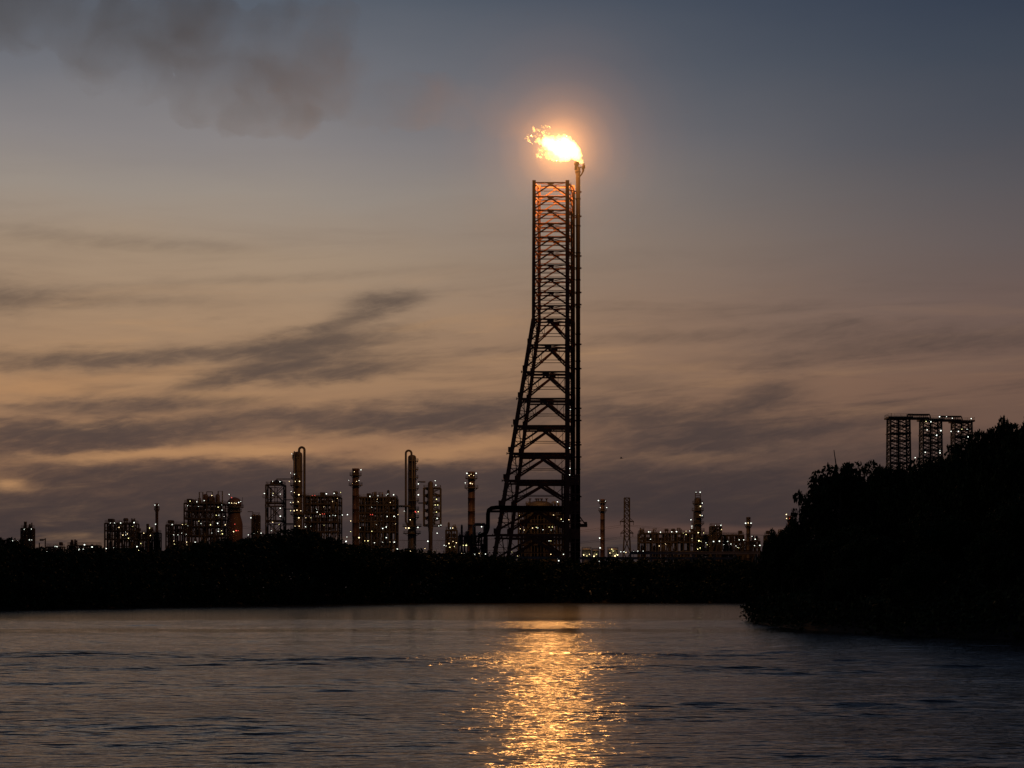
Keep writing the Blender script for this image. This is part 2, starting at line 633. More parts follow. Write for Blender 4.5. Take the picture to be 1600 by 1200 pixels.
def column(name, label, px0, px1, pyt, D, plats, lst, loop=None, cat='distillation column', group=None, extra=None):
    cx = X((px0 + px1) / 2, D)
    r = S((px1 - px0) / 2, D)
    zt = Z(pyt, D)
    t = thing(name, label, cat, (cx, D, GZ), group)
    b = MB()
    h = zt - GZ
    prof = [(r * 1.25, GZ), (r * 1.02, GZ + h * 0.08), (r * 1.02, GZ + h * 0.45), (r * 0.97, GZ + h * 0.46), (r * 0.97, zt - r * 0.6)]
    prof += [(r * 0.97 * math.cos(R(a)), zt - r * 0.6 + r * 0.6 * math.sin(R(a))) for a in (20, 40, 60, 80)]
    b.lathe((cx, D), prof, 20)
    s = b.build('shell', M['shell'], t, True)
    b = MB()
    for i in range(7):
        z = GZ + h * (0.2 + 0.11 * i)
        b.ring((cx, D), r * 0.95, r * 1.06, z, 0.3, 20)
    b.build('stiffener', M['shell'], s)
    for (py, hw, side) in plats:
        a0, a1 = (90, 270) if side == 'l' else ((-90, 90) if side == 'r' else (0, 360))
        platform(t, (cx, D), r * 1.03, Z(py, D), S(hw, D), a0 - 25 * (side != 'b'), a1 + 25 * (side != 'b'))
    if loop:
        (lx, lpr, lbot, sx_) = loop      # far x of the downcomer, pipe half width, bottom row, x where it leaves the top
        rr = S(lpr, D)
        x1 = X(lx, D)
        xs_ = X(sx_, D)
        mid = (xs_ + x1) / 2
        ra = abs(x1 - xs_) / 2
        pts = [(xs_, D - r * 0.2, zt - r * 0.9)]
        for a in range(0, 181, 20):
            q = math.cos(R(a))
            pts.append((mid + (xs_ - mid) * q, D - r * 0.2, zt + rr * 1.2 + ra * 1.0 * math.sin(R(a))))
        pts.append((x1, D - r * 0.2, Z(lbot, D)))
        pts.append((x1 + (cx - x1) * 0.5, D - r * 0.2, Z(lbot, D) - 3))
        b = MB()
        b.tube(pts, rr, 10)
        b.build('overhead_pipe', M['shell'], t, True)
    if extra:
        for k, (ex, er, et, eb) in enumerate(extra):
            b = MB()
            b.tube([P(ex, eb, D - r - 0.8), P(ex, et, D - r - 0.8), P(ex, et, D - r * 0.3)], S(er, D), 8)
            b.build('pipe', M['pipe'], t, True)
    ladder(t, cx - r * 0.4, D - r * 1.06, GZ, zt - 2)
    lamps(t, D - r - 1.2, lst)
    return t


def frame_unit(name, label, cat, px0, px1, rows, D, dep, nb, lst, seed, equip=0.75, brace=0.35, nodes=0, m_='steel', rails=True, leg=0.7, group=None):
    """an open steel process structure: rows = picture rows of its floors, top first"""
    rnd = random.Random(seed)
    x0, x1 = X(px0, D), X(px1, D)
    y0, y1 = D - dep / 2, D + dep / 2
    zs = sorted([Z(p, D) for p in rows])
    if zs[0] > GZ + 6:
        k = int((zs[0] - GZ) / 7) or 1
        zs = [GZ + (zs[0] - GZ) * i / k for i in range(1, k)] + zs
    t = thing(name, label, cat, ((x0 + x1) / 2, D, GZ), group)
    xs = [x0 + (x1 - x0) * i / nb for i in range(nb + 1)]
    b = MB()
    for x in xs:
        for y in (y0, D, y1):
            b.bar((x, y, GZ), (x, y, zs[-1]), leg)
    zz = [GZ] + zs
    for z in zs:
        for y in (y0, D, y1):
            b.bar((x0, y, z), (x1, y, z), leg * 0.9)
        for x in xs:
            b.bar((x, y0, z), (x, y1, z), leg * 0.8)
    for i in range(len(zz) - 1):
        for j in range(nb):
            if rnd.random() < brace:
                for y in (y0, y1):
                    if rnd.random() < 0.5:
                        b.bar((xs[j], y, zz[i]), (xs[j + 1], y, zz[i + 1]), leg * 0.5)
                        b.bar((xs[j + 1], y, zz[i]), (xs[j], y, zz[i + 1]), leg * 0.5)
                    else:
                        q = ((xs[j] + xs[j + 1]) / 2, y, zz[i + 1])
                        b.bar((xs[j], y, zz[i]), q, leg * 0.5)
                        b.bar((xs[j + 1], y, zz[i]), q, leg * 0.5)
    for x_, xn in zip(xs[:-1], xs[1:]):       # light secondary posts, beams and stair flights
        xm = (x_ + xn) / 2
        for y in (y0, D + dep * 0.25):
            b.bar((xm, y, GZ), (xm, y, zs[-1]), leg * 0.45)
    for za, zb2 in zip(zz[:-1], zz[1:]):
        zm = (za + zb2) / 2
        for y in (y0 + 0.02, y1 - 0.02):
            b.bar((x0, y, zm), (x1, y, zm), leg * 0.35)
        j = rnd.randrange(nb)
        b.bar((xs[j], y0 - 0.9, za), (xs[j + 1], y0 - 0.9, zb2), leg * 0.6)
        b.bar((xs[j], y0 - 0.9, za + 1.1), (xs[j + 1], y0 - 0.9, zb2 + 1.1), leg * 0.2)
        b.bar((xs[j + 1], y0 - 0.9, zb2), (xs[j + 1], y0, zb2), leg * 0.6)
    b.build('frame', M[m_], t)
    for z in zs:
        b = MB()
        b.box(x0 + 0.1, x1 - 0.1, y0 + 0.1, y1 - 0.1, z + leg * 0.5, z + leg * 0.5 + 0.12)
        d = b.build('deck', M['grate'], t)
        if rails:
            b = MB()
            rail_rect(b, x0 + 0.05, x1 - 0.05, y0 + 0.05, y1 - 0.05, z + leg * 0.5 + 0.12)
            b.build('railing', M['steel'], d)
    for i in range(len(zz)):
        top = i == len(zz) - 1
        hgt = (zz[i + 1] - zz[i]) if not top else 4.0
        zb = zz[i] + leg * 0.5 + 0.15
        for j in range(nb):
            if rnd.random() > equip * (0.55 if top else 1):
                continue
            xa, xb = xs[j] + 0.6, xs[j + 1] - 0.6
            wv = xb - xa
            kind = rnd.choice(('drum', 'vessel', 'pipes', 'exch', 'pipes'))
            yy = D + rnd.uniform(-0.25, 0.25) * dep
            b = MB()
            if kind == 'drum' and wv > 2:
                rr = min(hgt * 0.3, wv * 0.35, 2.2)
                zc = zb + rr + 0.8
                b.tube([(xa, yy, zc), (xa + rr * 0.4, yy, zc), (xb - rr * 0.4, yy, zc), (xb, yy, zc)], [rr * 0.5, rr, rr, rr * 0.5], 12)
                for xq in (xa + wv * 0.25, xb - wv * 0.25):
                    b.box(xq - 0.25, xq + 0.25, yy - rr * 0.7, yy + rr * 0.7, zb, zc - rr * 0.6)
                b.build('drum', M['shell'], t, True)
            elif kind == 'vessel':
                rr = min(wv * 0.36, 2.2)
                zt = zb + hgt * (0.8 if not top else rnd.uniform(0.6, 1.3))
                xc = (xa + xb) / 2
                b.lathe((xc, yy), [(rr * 0.4, zb), (rr * 0.9, zb + 0.7), (rr, zb + 1.0), (rr, zt - 0.9), (rr * 0.75, zt - 0.3), (rr * 0.15, zt)], 12)
                b.build('vessel', M['shell'], t, True)
            elif kind == 'exch':
                hz = hgt * 0.5
                b.box(xa, xb, yy - dep * 0.2, yy + dep * 0.2, zb + 0.6, zb + hz)
                for q in range(5):
                    xq = xa + wv * (q + 0.5) / 5
                    b.box(xq - 0.08, xq + 0.08, yy - dep * 0.2 - 0.15, yy + dep * 0.2 + 0.15, zb + 0.4, zb + hz + 0.15)
                b.build('exchanger', M['shell'], t)
            else:
                yq = y0 + dep * rnd.uniform(-0.02, 0.6)
                b.bar((xa - 0.3, yq, zb + 0.3), (xb + 0.3, yq, zb + 0.3), 0.3)
                for q in range(rnd.randint(3, 6)):
                    xq = xa + wv * rnd.random()
                    zt = zb + hgt * rnd.uniform(0.6, 1.15) * (1 if not top else 0.6)
                    xe = min(max(xq + rnd.uniform(-1, 1) * wv, xa), xb)
                    b.tube([(xq, yq, zb), (xq, yq, zt), (xe, yq, zt), (xe, yq, zb + hgt * rnd.random() * 0.4)], rnd.uniform(0.16, 0.38), 6)
                b.build('pipe_bundle', M['pipe'], t, True)
    lamps(t, y0 - 0.6, lst)
    for i in range(int(nodes * 1.8)):
        zq = rnd.choice(zz[:-1]) + rnd.uniform(2.0, 4.5)
        xq = rnd.choice(xs) + rnd.uniform(-0.5, 0.5)
        lamp(t, (xq, rnd.choice((y0 - 0.5, y0 - 0.5, D - 0.6)), zq), rnd.choice('wwwyg'), rnd.uniform(0.5, 0.9))
    return t


# ------------------------------------------------------------------ ground and water
def grid_sheet(name, xs, ys, hz, m_, kind='structure'):
    gx, gy = np.meshgrid(xs, ys)
    v_ = np.stack([gx, gy, hz(gx, gy)], -1).reshape(-1, 3)
    n, k = len(ys), len(xs)
    idx = np.arange(n * k).reshape(n, k)
    q = np.stack([idx[:-1, :-1], idx[:-1, 1:], idx[1:, 1:], idx[1:, :-1]], -1).reshape(-1, 4)
    me = bpy.data.meshes.new(name)
    me.vertices.add(len(v_))
    me.vertices.foreach_set('co', v_.astype(np.float32).ravel())
    me.loops.add(q.size)
    me.loops.foreach_set('vertex_index', q.astype(np.int32).ravel())
    me.polygons.add(len(q))
    me.polygons.foreach_set('loop_start', np.arange(0, q.size, 4, dtype=np.int32))
    me.update()
    me.validate()
    me.polygons.foreach_set('use_smooth', np.ones(len(q), dtype=bool))
    me.materials.append(m_)
    o = bpy.data.objects.new(name, me)
    C.objects.link(o)
    if kind:
        o['kind'] = kind
    return o


def piece(x, pts):
    return np.interp(x, [p[0] for p in pts], [p[1] for p in pts])


# far shore: distance by bearing (X/Y)
SHORE = [(-0.60, 430), (-0.257, 471), (-0.20, 515), (-0.13, 590), (-0.06, 690), (0.0, 705), (0.12, 707), (0.20, 712), (0.60, 740)]
# headland on the right, outline in plan
HEAD = [(520, 140), (160, 168), (90, 180), (60, 190), (50, 197), (42, 214), (36.5, 247), (36.8, 285), (38.5, 313), (46, 332), (70, 372), (130, 440), (520, 560)]


def head_inside(x, y):
    """signed distance, positive inside the headland"""
    x, y = np.asarray(x, float), np.asarray(y, float)
    poly = np.array(HEAD)
    d = np.full(x.shape, 1e9)
    ins = np.zeros(x.shape, bool)
    for i in range(len(poly)):
        a, b = poly[i], poly[(i + 1) % len(poly)]
        ab = b - a
        t = np.clip(((x - a[0]) * ab[0] + (y - a[1]) * ab[1]) / (ab @ ab), 0, 1)
        d = np.minimum(d, np.hypot(x - a[0] - t * ab[0], y - a[1] - t * ab[1]))
        c = ((a[1] > y) != (b[1] > y)) & (x < (b[0] - a[0]) * (y - a[1]) / (b[1] - a[1] + 1e-12) + a[0])
        ins ^= c
    return np.where(ins, d, -d)


def wob(x, y, s, seed=0):
    return (np.sin(x / s + seed) * np.cos(y / s * 1.3 + seed * 2) + 0.5 * np.sin(x / s * 2.3 + 1 + seed) * np.sin(y / s * 2.1 + 2)) / 1.5


def head_z(x, y):
    d = head_inside(x, y)
    far = np.clip((np.asarray(x, float) - 40) / 60, 0, 1)
    z = np.where(d > 0, 0.5 + (7.5 + 6 * far) * (1 - np.exp(-np.maximum(d, 0) / 22.0)), np.maximum(-1.5, 0.5 + d * 0.4))
    return z + np.where(d > 0, wob(x, y, 9, 1) * 0.6 * np.clip(d / 8, 0, 1), 0)


grid_sheet('headland', np.linspace(25, 520, 160), np.concatenate([np.linspace(130, 400, 110), np.linspace(405, 570, 25)]), head_z, M['earth'])


def ground_z(x, y):
    sh = piece(x / np.maximum(y, 1), SHORE)
    return np.where(y > sh, np.minimum(GZ, -1.0 + (y - sh) * 0.25 + 1.0), -1.0 - 0.02 * (sh - y).clip(0, 20))


ys = np.concatenate([np.linspace(400, 800, 120), np.linspace(810, 1500, 30), np.geomspace(1600, 40000, 30)])
xs = np.concatenate([-np.geomspace(40000, 420, 25), np.linspace(-400, 500, 150), np.geomspace(520, 40000, 25)])
grid_sheet('ground', xs, ys, ground_z, M['earth'])


# water: one sheet, real waves nearby, finer ripple in the material
def patch(x, y):
    """how ruffled the water is: wind patches and calm slicks"""
    yy = y * (1 + 0.035 * wob(x, y, 31.0, 2) + 0.02 * wob(x, y, 11.0, 5))
    a = piece(yy, [(0, .95), (60, 1.0), (74, 1.0), (78, 1.3), (86, 1.3), (91, .95), (116, .95), (123, 1.55), (150, 1.65), (162, .85), (222, .75),
                   (236, .36), (247, .36), (256, .95), (298, 1.0), (308, .8), (322, .42), (420, .40), (700, .42), (900, .42)])
    return a


def water_z(x, y):
    rs = np.random.RandomState(5)
    z = np.zeros_like(x)
    n = 46
    for i in range(n):
        lam = 0.75 * (7.5 / 0.75) ** (rs.rand() ** 1.3)
        th = rs.normal(R(90 + 19), R(16))
        kx, ky = math.cos(th) * 2 * math.pi / lam, math.sin(th) * 2 * math.pi / lam
        amp = 0.0125 * lam / math.sqrt(n) * (1.35 if lam < 3 else 1.0)
        ph = rs.rand() * 6.283
        jitter = 0.9 * np.sin(x * 0.21 / lam + y * 0.13 / lam + ph * 3)
        # each train fades where the sheet can no longer carry it
        fade = np.clip((300 * lam - y) / (150 * lam), 0, 1)
        z += amp * np.sin(kx * x + ky * y + ph + jitter) * fade
    mod = 0.75 + 0.5 * wob(x, y, 7.0, 3)
    return z * patch(x, y) * mod * 1.25


wm = bpy.data.materials.new('river water')
wm.use_nodes = True
t = wm.node_tree
pb = t.nodes['Principled BSDF']
pb.inputs['Base Color'].default_value = (0.006, 0.009, 0.012, 1)
pb.inputs['IOR'].default_value = 1.333
at = t.nodes.new('ShaderNodeAttribute')
at.attribute_name = 'ruffle'
ruf = E(t, at.outputs['Fac'])
geo = t.nodes.new('ShaderNodeNewGeometry')
sp = t.nodes.new('ShaderNodeSeparateXYZ')
t.links.new(geo.outputs['Position'], sp.inputs[0])
gx_, gy_ = E(t, sp.outputs[0]), E(t, sp.outputs[1])
h1 = noise(t, vec(t, gx_ * 0.34 + gy_ * 0.04, gy_ * 1.1 - gx_ * 0.13, 0.0), 1.8, 2, 0.5) * 0.15
h2 = noise(t, vec(t, gx_ * 0.5, gy_ * 1.2 - gx_ * 0.2, 4.0), 4.0, 2, 0.5) * 0.034
farw = gy_.step(290.0, 380.0)
hh = (h1 + h2) * ruf * (1.0 - farw * 0.6)
t.links.new((ruf * 0.085 + 0.045 + farw * 0.055).s, pb.inputs['Roughness'])
bp = t.nodes.new('ShaderNodeBump')
bp.inputs['Strength'].default_value = 1.0
bp.inputs['Distance'].default_value = 1.0
t.links.new(hh.s, bp.inputs['Height'])
t.links.new(bp.outputs[0], pb.inputs['Normal'])

rows = [-200, -100, -40, 0, 20, 35, 45]
y_ = 50.0
while y_ < 330:
    rows.append(y_)
    y_ += max(0.14, 0.0000095 * y_ * y_ * 1.0 + 0.10)
rows = np.concatenate([np.array(rows), np.geomspace(y_, 760, 80), np.array([900, 1400])])
tt = np.concatenate([-np.geomspace(12, 1.02, 14), np.linspace(-1, 1, 560), np.geomspace(1.02, 12, 14)])
gt, gy = np.meshgrid(tt, rows)
gx = gt * (5 + 0.33 * np.abs(gy))
v_ = np.stack([gx, gy, water_z(gx, gy)], -1).reshape(-1, 3)
n_, k_ = gt.shape
idx = np.arange(n_ * k_).reshape(n_, k_)
q_ = np.stack([idx[:-1, :-1], idx[:-1, 1:], idx[1:, 1:], idx[1:, :-1]], -1).reshape(-1, 4)
me = bpy.data.meshes.new('water')
me.vertices.add(len(v_))
me.vertices.foreach_set('co', v_.astype(np.float32).ravel())
me.loops.add(q_.size)
me.loops.foreach_set('vertex_index', q_.astype(np.int32).ravel())
me.polygons.add(len(q_))
me.polygons.foreach_set('loop_start', np.arange(0, q_.size, 4, dtype=np.int32))
me.update()
me.validate()
me.polygons.foreach_set('use_smooth', np.ones(len(q_), dtype=bool))
ra = me.attributes.new('ruffle', 'FLOAT', 'POINT')
ra.data.foreach_set('value', patch(gx, gy).astype(np.float32).ravel())
me.materials.append(wm)
wo = bpy.data.objects.new('water', me)
C.objects.link(wo)
wo['kind'] = 'structure'

# ------------------------------------------------------------------ flare tower
DT = 900.0
DB = 911.0        # rear face
LEV = [285.5, 307.3, 328.5, 349.7, 371, 392.3, 414, 435.4, 456.6, 477.8, 498.5, 539, 581, 623, 665.5, 708.5, 751, 792, 836, 884]


def edge(py, pts):
    return float(np.interp(py, [p[0] for p in pts], [p[1] for p in pts]))


def corner(py):
    """FL, FR, BR, BL at the height whose front picture row is py"""
    z = Z(py, DT)
    fl = X(edge(py, [(285, 834.5), (493, 834.5), (884, 765)]), DT)
    fr = X(886.5, DT)
    bl = X(edge(py, [(285, 842.5), (493, 843.5), (884, 788)]), DB)
    br = X(895.5, DB)
    return [Vector((fl, DT, z)), Vector((fr, DT - 0.0, z)), Vector((br, DB, z)), Vector((bl, DB, z))]


ft = thing('flare_tower', 'tall steel lattice flare tower with a straight right side and flame-lit top', 'flare tower', (X(835, DT), DT + 5, GZ))
legw = [1.55, 1.7, 1.5, 1.35]
for q in range(4):
    b = MB()
    pts = [corner(p)[q] for p in (282, 498.5)]
    b.tube(pts, legw[q] / 2, 4)
    low = [corner(498.5)[q], Vector((corner(884)[q].x + (corner(884)[q].x - corner(836)[q].x) * 0.25, corner(884)[q].y, GZ))]
    b.tube(low, legw[q] * 0.62, 4)
    b.build('leg', M['tower'], ft)
for i in range(len(LEV) - 1):
    a, c = corner(LEV[i]), corner(LEV[i + 1])
    low = i >= 10
    b = MB()
    bh = 0.56 + 0.05 * max(0, i - 8)
    for q in range(4):
        p0, p1 = a[q], a[(q + 1) % 4]
        q0, q1 = c[q], c[(q + 1) % 4]
        if q in (0, 2):
            b.bar(p0, p1, bh)
            dz = Vector((0, 0, S(5.2 if low else 2.4, DT)))
            if i > 0 or True:
                # lower chord of the girder and its middle gusset
                s0, s1 = p0.lerp(q0, dz.z / (p0.z - q0.z)), p1.lerp(q1, dz.z / (p1.z - q1.z))
                if low:
                    b.bar(s0, s1, bh * 0.85)
                    if i > 13:
                        for k in range(6):
                            b.bar(p0.lerp(p1, k / 6), s0.lerp(s1, (k + 0.5) / 6), 0.3)
                else:
                    b.bar(p0.lerp(q0, 0.24), p1.lerp(q1, 0.24), 0.2)
                mid = (s0 + s1) / 2
                b.plate((p0 + p1) / 2 - dz * 0.45, S(5.2 if low else 5.0, DT), dz.z * 0.55, 0.18)
            # inverted V from the middle down to the legs
            foot = 0.86 if low else 0.9
            f0, f1 = p0.lerp(q0, foot), p1.lerp(q1, foot)
            vw = 0.58 + 0.045 * max(0, i - 9)
            b.bar(mid, f0, vw)
            b.bar(mid, f1, vw)
            if low:
                b.bar(mid + (p1 - p0) * 0.035, f1 + Vector((0, 0, 1.2)), vw * 0.7)
            # gussets on the legs
            for g in (f0, f1):
                b.plate(g, 1.0 if low else 0.75, 1.25 if low else 0.9, 0.2)
            # thin secondary tie and struts
            tt_ = 0.56 if low else 0.6
            m0, m1 = p0.lerp(q0, tt_), p1.lerp(q1, tt_)
            b.bar(m0, m1, 0.26)
            if low:
                e0, e1 = mid.lerp(f0, 0.58), mid.lerp(f1, 0.58)
                b.bar(e0, s0, 0.24)
                b.bar(e1, s1, 0.24)
                b.bar(m0, e0, 0.2)
                b.bar(m1, e1, 0.2)
                for e_, f_, g_ in ((e0, f0, m0), (e1, f1, m1)):      # redundant struts in each bay corner
                    b.bar(e_.lerp(f_, 0.5), g_, 0.2)
                    b.bar(e_, Vector((e_.x, e_.y, s0.z)), 0.2)
                    b.bar(e_.lerp(f_, 0.5) - Vector((0, 0, 0.2)), g_.lerp(f_, 0.6), 0.18)
                for g in (e0, e1):
                    b.plate(g, 0.45, 0.45, 0.15)
        else:
            b.bar(p0, p1, bh * 0.9)
            m_ = (p0 + p1) / 2
            b.bar(m_, p0.lerp(q0, 0.8), 0.36)
            b.bar(m_, p1.lerp(q1, 0.8), 0.36)
            for u in (0.4, 0.72):
                b.bar(p0.lerp(q0, u), p1.lerp(q1, u), 0.24)
            if low:
                b.bar(p0, p1.lerp(q1, 0.4), 0.22)
                b.bar(p1.lerp(q1, 0.4), p0.lerp(q0, 0.72), 0.22)
            b.plate(p0.lerp(q0, 0.8), 0.6, 0.8, 0.3)
    # plan bracing and a walkway stub outside the left leg
    b.bar(a[0], a[2], 0.22)
    b.bar(a[1], a[3], 0.22)
    if i >= 12:
        b.bar(a[0], a[0] - Vector((1.3, 0, 0)), 0.42)
        b.plate(a[0] - Vector((1.2, 0, 0)), 0.18, 0.55, 0.4)
    b.build('girder', M['tower'], ft)
# ladder shaft with cage between the right legs
b = MB()
xl = X(890.3, DT + 4)
for s in (-0.45, 0.45):
    b.bar((xl + s, DT + 2.5, GZ), (xl + s, DT + 2.5, Z(283, DT)), 0.22)
z = GZ + 2
while z < Z(284, DT):
    b.bar((xl - 0.45, DT + 2.5, z), (xl + 0.45, DT + 2.5, z), 0.16)
    z += 1.5
b.build('ladder', M['tower'], ft)
for (x_, y_, r_, top, nm_) in ((903.2, DT + 6, 1.02, 262, 'riser_pipe'), (896.8, DT + 4.5, 0.5, 300, 'service_pipe'), (893.2, DT + 1.5, 0.32, 330, 'service_pipe')):
    b = MB()
    x = X(x_, y_)
    b.tube([(x, y_, GZ), (x, y_, Z(top, y_))], r_, 14)
    z = GZ + 8
    while z < Z(top, y_) - 2:
        b.ring((x, y_), r_ * 0.98, r_ * 1.2, z, 0.4, 14)
        z += 12.3
    p = b.build(nm_, M['riser'], ft, True)
    if nm_ == 'riser_pipe':
        riser = p
        k = 0
        py = 300
        while py < 870:
            z = Z(py, y_)
            b = MB()
            b.box(x + r_ * 0.5, x + r_ + 0.55, y_ - 0.4, y_ + 0.4, z - 0.3, z + 0.3)
            b.bar((X(887, DT), DT + 1, z), (x, y_, z), 0.4)
            b.bar((X(895.5, DB), DB, z), (x, y_, z), 0.4)
            py += (19, 62)[k % 2] if k % 3 else 38
            k += 1
            b.build('guide_bracket', M['tower'], ft)
# flare tip with pilot burners
x = X(903.2, DT + 6)
xt = X(901.0, DT + 6)
b = MB()
yt = DT + 6
b.lathe((xt, yt), [(0.9, Z(264, yt)), (0.9, Z(258, yt)), (1.15, Z(257.5, yt)), (1.15, Z(253.5, yt)), (0.95, Z(253, yt)), (0.8, Z(255, yt))], 16)
tip = b.build('flare_tip', M['riser'], ft, True)
b = MB()
for s, (dx_, dy_) in enumerate(((1, -0.3), (0.85, 0.8), (-0.4, 1.0))):
    q0 = Vector((x + 0.5 * dx_, yt + 0.5 * dy_, Z(277, yt)))
    pts = [q0, q0 + Vector((1.1 * dx_, 1.1 * dy_, 1.2)), q0 + Vector((2.0 * dx_, 2.0 * dy_, 2.8)), q0 + Vector((2.25 * dx_, 2.25 * dy_, 4.6)), q0 + Vector((2.1 * dx_, 2.1 * dy_, 6.2))]
    b.tube(pts, 0.28, 8)
    b.tube([pts[3] - Vector((0, 0, 0.6)), pts[3] + Vector((0, 0, 0.6))], 0.5, 8)
    b.bar(pts[3], (xt, yt, pts[3].z), 0.25)
b.build('pilot_burner', M['riser'], ft, True)
# heavy shaft housing low on the right side
b = MB()
for k, (pt, pb_) in enumerate(((742, 756), (783, 800), (826, 842))):
    b.box(X(881, DT) - 0.2, X(905, DT), DT + 0.9, DT + 9, Z(pb_, DT), Z(pt, DT))
for k in range(9):
    z = Z(742 + k * 15, DT)
    b.bar((X(879, DT), DT + 0.7, z), (X(905.5, DT), DT + 0.7, z), 0.5)
for xx in (878.5, 882, 892, 899):
    b.bar((X(xx, DT), DT + 0.8, GZ), (X(xx, DT), DT + 0.8, Z(741, DT)), 0.65)
b.build('lift_housing', M['tower'], ft)
# bracket platform on the right
b = MB()
x0, x1 = X(905.5, DT + 6), X(917.5, DT + 6)
z1 = Z(818, DT)
b.box(x0, x1, DT + 4, DT + 8, z1 - 1.4, z1)
b.bar((x0, DT + 6, z1 + 3.5), (x1 - 1.2, DT + 6, z1 + 0.2), 0.5)
b.box(x1 - 1.4, x1 - 0.1, DT + 4.2, DT + 7.8, z1 + 0.01, z1 + 0.9)
bpz = b.build('bracket_platform', M['tower'], ft)
# big inlet pipe coming over from the left
b = MB()
dp = DT - 2.5
pts = [P(878, 795, dp), P(800, 793, dp), P(776, 793, dp), P(768, 794, dp), P(763.6, 797, dp), P(762.5, 803, dp), P(762.3, 825, dp), P(760, 832, dp), P(754, 836, dp), P(748, 838, dp)]
b.tube(pts, 0.95, 12)
for q in (0.2, 0.45, 0.7):
    pass
b.build('inlet_pipe', M['riser'], ft, True)
b = MB()
b.bar(P(764, 799, DT - 0.6), P(886, 799, DT - 0.6), 1.0)
b.bar(P(760, 837, DT - 0.6), P(886, 837, DT - 0.6), 0.8)
b.build('pipe_support', M['tower'], ft)
lamps(ft, DT - 1.0, [(890.5, 732, 'w'), (890, 742), (889, 812, 'y'), (890, 700), (891, 640), (873, 876, 'W'), (880.5, 866)])

# ------------------------------------------------------------------ flame (glowing gas) and its light
DF = yt
BLOBS = [(905.5, 254, 3.2), (904, 249, 5.0), (901, 243, 8), (896, 237, 11), (889, 232.5, 13.5), (880, 228.5, 14.5), (871, 225.5, 13), (863, 223.5, 11), (855, 221.5, 9), (848, 220, 6.5), (841, 220, 4),
         (885, 243, 9), (876, 243, 9.5), (866, 243, 8.5), (858, 242, 7.5), (850, 242, 6.5), (843, 243, 4.5), (845, 236, 4.5), (853, 233, 6), (863, 234, 7),
         (877, 215, 5.5), (872, 216, 4), (890, 220, 6), (896, 225, 4.5), (849, 211, 4.0), (846, 206, 3.2), (852, 204.5, 3.0), (857, 208, 2.6),
         (838, 203, 4.0), (833.5, 204, 2.8), (848, 199, 2.6), (854, 197, 2.2), (858, 198.5, 1.7), (861, 203, 1.2),
         (825, 213, 2.0), (823.5, 216, 2.2), (826, 219.5, 2.4), (829, 222, 1.8), (831, 224, 1.0), (832, 213, 1.8), (838, 213, 2.2), (842, 211, 2.0)]


def ico(sub):
    import bmesh
    bm = bmesh.new()
    bmesh.ops.create_icosphere(bm, subdivisions=sub, radius=1.0)
    vs = [tuple(v.co) for v in bm.verts]
    fs = [tuple(v.index for v in f.verts) for f in bm.faces]
    bm.free()
    return vs, fs


ICO2 = ico(2)


def blob_mesh(name, blobs, voxel, m_, disp, dscale, sy=1.0, seed=1):
    """union of lumps: (centre, radius) in metres, fused by a voxel remesh and broken up by a noise displacement"""
    b = MB()
    rnd = random.Random(seed)
    for (c, r) in blobs:
        b.add([(c[0] + v[0] * r, c[1] + v[1] * r * sy, c[2] + v[2] * r) for v in ICO2[0]], ICO2[1])
    o = b.build(name, m_)
    o.data.transform(__import__('mathutils').Matrix.Translation(-Vector(blobs[0][0])))
    o.location = blobs[0][0]
    rm = o.modifiers.new('fuse', 'REMESH')
    rm.mode = 'VOXEL'
    rm.voxel_size = voxel
    tx = bpy.data.textures.new(name + ' lumps', 'CLOUDS')
    tx.noise_scale = dscale
    tx.noise_depth = 3
    dm = o.modifiers.new('lumps', 'DISPLACE')
    dm.texture = tx
    dm.strength = disp
    dm.mid_level = 0.5
    dm.texture_coords = 'LOCAL'
    return o


def volume_mat(name):
    m = bpy.data.materials.new(name)
    m.use_nodes = True
    t = m.node_tree
    t.nodes.clear()
    o = t.nodes.new('ShaderNodeOutputMaterial')
    g = t.nodes.new('ShaderNodeNewGeometry')
    return m, t, o, g.outputs['Position']


fm, t, o_, pos = volume_mat('flame')
em = t.nodes.new('ShaderNodeEmission')
em.inputs['Color'].default_value = (1.0, 0.43, 0.085, 1)
s1 = t.nodes.new('ShaderNodeSeparateXYZ')
t.links.new(pos, s1.inputs[0])
fx, fz = E(t, s1.outputs[0]), E(t, s1.outputs[2])
hotx = fx.step(X(862, DF), X(896, DF))
axis = (fx - X(845, DF)) * ((Z(252, DF) - Z(219, DF)) / (X(905, DF) - X(845, DF))) + Z(219, DF)
band = 1.0 - ((fz - axis) / S(1, DF)).op('ABSOLUTE').step(4.0, 13.0)
band = band * fx.step(X(832, DF), X(852, DF))
hot = hotx.op('MAXIMUM', band)
nz = noise(t, pos, 0.52, 6, 0.70, 0.9)
k = (nz - 0.46 + hot * 0.23) * 8.5
k = k.op('MAXIMUM', 0.03).op('MINIMUM', 1.4)
t.links.new((k * 1.25).s, em.inputs['Strength'])
t.links.new(em.outputs[0], o_.inputs['Volume'])
rnd = random.Random(31)
FB = []
for (a, b_, r) in BLOBS:
    if r > 7:
        FB.append((P(a, b_, DF), S(r, DF) * 1.08))
        continue
    for k_ in range(6):      # loose tongues, strung out along the wind
        u = rnd.uniform(-1.2, 1.2) * r
        FB.append((P(a + u, b_ + u * 0.25 + rnd.uniform(-.7, .7) * r, DF + rnd.uniform(-1, 1) * r * 0.25), S(r, DF) * rnd.uniform(0.28, 0.68)))
fl = blob_mesh('flame', FB, 0.16, fm, 1.7, 0.75)
tag(fl, 'ragged white-hot flame blowing left from the top of the flare pipe', 'flame')

